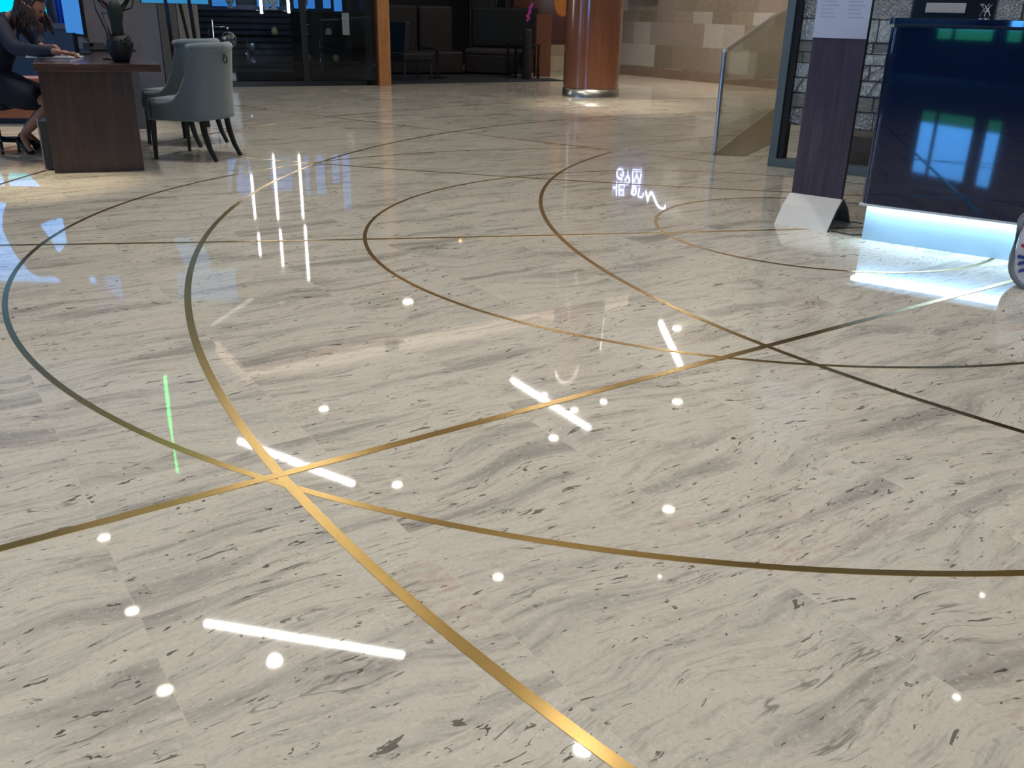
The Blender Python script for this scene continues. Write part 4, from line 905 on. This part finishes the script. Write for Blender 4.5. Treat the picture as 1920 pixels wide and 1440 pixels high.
WP = V((-4.45, 7.95, 0))
def W(x, y, z): return V((x, y, z))-WP
sh_r, sh_l = W(-4.20, 7.76, 1.035), W(-4.20, 8.10, 1.04)
el_r, el_l = W(-4.02, 7.60, .845), W(-4.08, 8.14, .87)
hr_ = at(136, 100, .835); wr_r = at(114, 98, .845); wr_l = deep(78, 87, 8.02); 
wr_r = V(wr_r)-WP; wr_l = V(wr_l)-WP
J = {'pelvis': (W(-4.45, 7.95, .56), (.15, .13)), 'belly': (W(-4.43, 7.94, .70), (.13, .11)), 'chest': (W(-4.33, 7.93, .92), (.145, .11)), 'necklo': (W(-4.20, 7.92, 1.055), .062), 'neck': (W(-4.10, 7.905, 1.10), .05), 'headlo': (W(-4.02, 7.895, 1.13), .07),
 'shr': (sh_r, .062), 'elr': (el_r, .042), 'wrr': (wr_r, .025), 'shl': (sh_l, .062), 'ell': (el_l, .042), 'wrl': (wr_l, .025),
 'hipr': (W(-4.42, 7.84, .53), .10), 'knr': (V(deep(94, 192, 7.78))-WP, .055), 'car': (V(deep(72, 222, 7.80))-WP, .050), 'anr': (V(deep(42, 254, 7.84))-WP, .032),
 'hipl': (W(-4.42, 8.06, .53), .10), 'knl': (V(deep(96, 186, 8.02))-WP, .055), 'cal': (V(deep(74, 214, 8.04))-WP, .048), 'anl': (W(-4.32, 8.08, .15), .032)}
heel = V(deep(32, 262, 7.86))-WP; toe = V(at(60, 286, .015))-WP; toe.z = .02; ball = (J['anr'][0]*.35+toe*.65); ball.z = .045
J['bar'] = (ball, .024); J['tor'] = (toe, .016)
J['bal'] = (W(-4.22, 8.09, .05), .024); J['tol'] = (W(-4.15, 8.09, .022), .016)
links = [('pelvis', 'belly'), ('belly', 'chest'), ('chest', 'necklo'), ('necklo', 'neck'), ('neck', 'headlo'), ('chest', 'shr'), ('shr', 'elr'), ('elr', 'wrr'), ('chest', 'shl'), ('shl', 'ell'), ('ell', 'wrl'),
 ('pelvis', 'hipr'), ('hipr', 'knr'), ('knr', 'car'), ('car', 'anr'), ('anr', 'bar'), ('bar', 'tor'), ('pelvis', 'hipl'), ('hipl', 'knl'), ('knl', 'cal'), ('cal', 'anl'), ('anl', 'bal'), ('bal', 'tol')]
bodym = skin_mesh(J, links, 'pelvis')
def hand(wr, fwd, down, side, curl):
    fwd = fwd.normalized(); H = {}
    H['w'] = (wr, .022); H['p'] = (wr+fwd*.045+down*.004, (.034, .016)); H['k'] = (wr+fwd*.078+down*.004, (.036, .013)); lk = [('w', 'p'), ('p', 'k')]
    for i, (o_, L) in enumerate(((-.028, .062), (-.010, .070), (.010, .066), (.027, .052))):
        a = wr+fwd*.082+side*o_+down*.003; b = a+fwd*L*.45-down*(.010-curl*.01); c = b+fwd*L*.32+down*(.014+.01*curl); e = c+fwd*L*.2+down*.016
        for n_, p_, r_ in (('a', a, .0092), ('b', b, .0088), ('c', c, .008), ('e', e, .0068)): H['f%d%s' % (i, n_)] = (p_, r_)
        lk += [('k', 'f%da' % i), ('f%da' % i, 'f%db' % i), ('f%db' % i, 'f%dc' % i), ('f%dc' % i, 'f%de' % i)]
    t0 = wr+fwd*.035-side*.030; t1 = t0+fwd*.03-side*.022+down*.012; t2 = t1+fwd*.028-side*.006+down*.012
    H['t0'] = (t0, .013); H['t1'] = (t1, .010); H['t2'] = (t2, .008); lk += [('p', 't0'), ('t0', 't1'), ('t1', 't2')]
    return skin_mesh(H, lk, 'w')
dn_ = V((0, 0, -1))
h1 = hand(wr_r, V((hr_.x, hr_.y, hr_.z))-WP-wr_r+V((0, 0, -.0)), dn_, V((.3, -1, 0)).normalized(), .5)
h2 = hand(wr_l, V((1, .05, .12)), dn_, V((-.05, 1, 0)).normalized(), .9)
# head: shaped sphere with brow, nose, lips, chin and ears, tilted down to the papers
def head():
    bm = NB(); bmesh.ops.create_uvsphere(bm, u_segments=32, v_segments=24, radius=1)
    for v in bm.verts:
        x, y, z = v.co
        X, Y, Z = x*.096, y*.074, z*.112
        if z < 0: Y *= 1-.28*(-z)**1.5; X *= 1-.10*(-z)
        if x > 0:
            X *= .93
            e = math.exp(-(y/.18)**2)
            X += .020*e*math.exp(-((z+.18)/.16)**2) + .006*math.exp(-(y/.5)**2)*math.exp(-((z-.22)/.10)**2)     # nose, brow
            X += .007*math.exp(-(y/.30)**2)*(math.exp(-((z+.48)/.055)**2)+math.exp(-((z+.60)/.055)**2))            # lips
            X += .010*math.exp(-(y/.35)**2)*math.exp(-((z+.86)/.12)**2)                                             # chin
            for s_ in (-1, 1): X -= .010*math.exp(-((y-s_*.38)/.15)**2)*math.exp(-((z-.06)/.09)**2)                 # eye sockets
        v.co = V((X, Y, Z))
    for s_ in (-1, 1): bm_sphere(bm, (-.004, s_*.074, -.008), .028, 12, 8, (.6, .28, 1.1))
    return bm
hb = head(); HC = W(-3.955, 7.885, 1.165); HT = M4.Translation(HC) @ M4.Rotation(R_(-6), 4, 'Z') @ M4.Rotation(R_(34), 4, 'Y')
for v in hb.verts: v.co = HT @ v.co
hm = bpy.data.meshes.new('h'); hb.to_mesh(hm); hb.free()
bm = NB()
for m_ in (bodym, h1, h2, hm): bm.from_mesh(m_)
T = thing('person', 'woman in a dark navy blazer and skirt seated at the desk, leaning over papers', 'person', WP)
o = obj('body', bm, SK, T, smooth='all')
# eyes, brows and lips
for nm, pts, r_, mt in (('eye', ((.083, -.029, .006), (.083, .029, .006)), .0085, plain('eye_dark', S(34, 26, 26), .2)),):
    for p_ in pts: bm = NB(); c_ = HT @ V(p_); bm_sphere(bm, c_, r_, 12, 8); obj(nm, bm, mt, T, smooth='all')
bm = NB(); bm_loop_tube(bm, [HT @ V((.086, y_, -.058-.002*abs(y_)*30)) for y_ in (-.020, -.010, 0, .010, .020)], [.002, .005, .0058, .005, .002], 8); obj('lips', bm, plain('lips', S(160, 50, 70), .4), T, smooth='all')
# hair: cap and loose shoulder-length waves
bm = NB(); bmesh.ops.create_uvsphere(bm, u_segments=32, v_segments=20, radius=1)
for v in bm.verts:
    x, y, z = v.co; f_ = 1+.03*sin(9*math.atan2(y, x)+5*z)
    v.co = V((x*.108*f_-.014, y*.090*f_, z*.120*f_+.012))
    if x > .45 and z < .55: v.co.x = -.014+.045
for v in bm.verts: v.co = HT @ v.co
rh = random.Random(5)
for k in range(66):
    a = R_(60+240*k/45) if k < 46 else R_(118+124*(k-46)/19); st = HT @ V((-.014+.095*cos(a), .088*sin(a), -.01+.02*rh.random())); p = V(st); pts = [V(p)]; sw = rh.random()*6
    ln = 7+rh.randint(0, 3)+(2 if k > 45 else 0)
    if k > 45: p = p*.96+HC*.04+V((-.012, 0, .03)); pts = [V(p)]
    for j in range(ln):
        p = p+V((.006*sin(sw+j*1.3)+.004+.010*cos(a), .006*cos(sw+j), -.022)); pts.append(V(p))
        if k > 45: p.x -= .006
    bm_loop_tube(bm, pts, [.013]+[.015]*(ln-2)+[.011, .003], 6)
obj('hair', bm, HR, T, smooth='all')
# blazer: own skinned shell over torso and sleeves; skirt over the thighs
Jb = {'pelvis': (J['pelvis'][0]+V((0, 0, .01)), (.185, .165)), 'belly': (J['belly'][0], (.155, .135)), 'chest': (J['chest'][0], (.175, .135)), 'collar': (J['necklo'][0]+V((-.02, 0, .0)), (.085, .078)),
 'nk': (J['necklo'][0]*.55+J['neck'][0]*.45, (.068, .062)), 'shr': (sh_r+V((0, 0, -.005)), .080), 'elr': (el_r, .062), 'cfr': (el_r*.12+wr_r*.88, .040), 'shl': (sh_l, .080), 'ell': (el_l, .062), 'cfl': (el_l*.15+wr_l*.85, .040)}
lb = [('pelvis', 'belly'), ('belly', 'chest'), ('chest', 'collar'), ('collar', 'nk'), ('chest', 'shr'), ('shr', 'elr'), ('elr', 'cfr'), ('chest', 'shl'), ('shl', 'ell'), ('ell', 'cfl')]
bm = NB(); bm.from_mesh(skin_mesh(Jb, lb, 'pelvis')); o = obj('blazer', bm, BZ, T, smooth='all')
def _m(a, b, t): return a*(1-t)+b*t
pv = J['pelvis'][0]
Js = {'a': (pv+V((-.03, 0, .0)), .175), 'r0': (J['hipr'][0]+V((0, 0, -.005)), .135), 'r1': (_m(J['hipr'][0], J['knr'][0], .55), .125), 'r2': (_m(J['hipr'][0], J['knr'][0], .92), .100),
 'l0': (J['hipl'][0]+V((0, 0, -.005)), .135), 'l1': (_m(J['hipl'][0], J['knl'][0], .55), .125), 'l2': (_m(J['hipl'][0], J['knl'][0], .92), .100), 'm': (_m(_m(J['hipr'][0], J['hipl'][0], .5), _m(J['knr'][0], J['knl'][0], .5), .7)+V((0, 0, .02)), .11)}
bm = NB(); bm.from_mesh(skin_mesh(Js, [('a', 'r0'), ('r0', 'r1'), ('r1', 'r2'), ('a', 'l0'), ('l0', 'l1'), ('l1', 'l2'), ('a', 'm')], 'a')); obj('skirt', bm, plain('black_skirt', S(20, 24, 42), .8), T, smooth='all')
for nm_, an_, ba_, to_ in (('r', 'anr', 'bar', 'tor'), ('l', 'anl', 'bal', 'tol')):
    a0_, b0_, t0_ = J[an_][0], J[ba_][0], J[to_][0]
    bm = NB(); hl = a0_+V((-.045, 0, -.02)); bm_loop_tube(bm, [hl+V((0, 0, -.005)), hl*.5+b0_*.5+V((0, 0, -.028)), b0_+V((0, 0, -.022)), t0_+V((.01, 0, -.006))], [.020, .022, .028, .016], 10)
    bm_loop_tube(bm, [hl+V((0, 0, -.012)), V((hl.x-.01, hl.y, .0))], [.014, .006], 8)
    obj('shoe', bm, plain('shoe_black', S(16, 15, 18), .3), T, smooth='all')
# office chair under her
T = thing('office_chair', 'black office chair with five-star base under the seated woman', 'chair', W(-4.50, 7.97, 0)+WP)
bm = NB(); bm_box(bm, (0, 0, .385), (.46, .46, .07), bev=.03, seg=3); obj('seat', bm, plain('office_fabric', S(26, 28, 34), .8), T, smooth=True)
bm = NB(); bm_box(bm, (-.25, 0, .70), (.05, .42, .50), M4.Rotation(R_(-6), 4, 'Y'), bev=.022, seg=3); obj('backrest', bm, MAT['office_fabric'], T, smooth=True)
bm = NB(); bm_box(bm, (-.24, 0, .42), (.04, .06, .18)); obj('back_arm', bm, black(), T)
bm = NB(); bm_loop_tube(bm, [(0, 0, .08), (0, 0, .22)], .03, 14); bm_loop_tube(bm, [(0, 0, .22), (0, 0, .355)], .018, 12); obj('gas_lift', bm, black(), T, smooth=True)
for k in range(5):
    a = k*2*pi/5+.25
    bm = NB(); bm_loop_tube(bm, [(0, 0, .09), (.29*cos(a), .29*sin(a), .065)], [.026, .014], 8); l_ = obj('base_arm', bm, black(), T, smooth='all')
    bm = NB()
    bm_loop_tube(bm, [(.29*cos(a)-.012*sin(a), .29*sin(a)+.012*cos(a), .027), (.29*cos(a)+.012*sin(a), .29*sin(a)-.012*cos(a), .027)], .027, 14); obj('caster', bm, black(), l_, smooth=True)
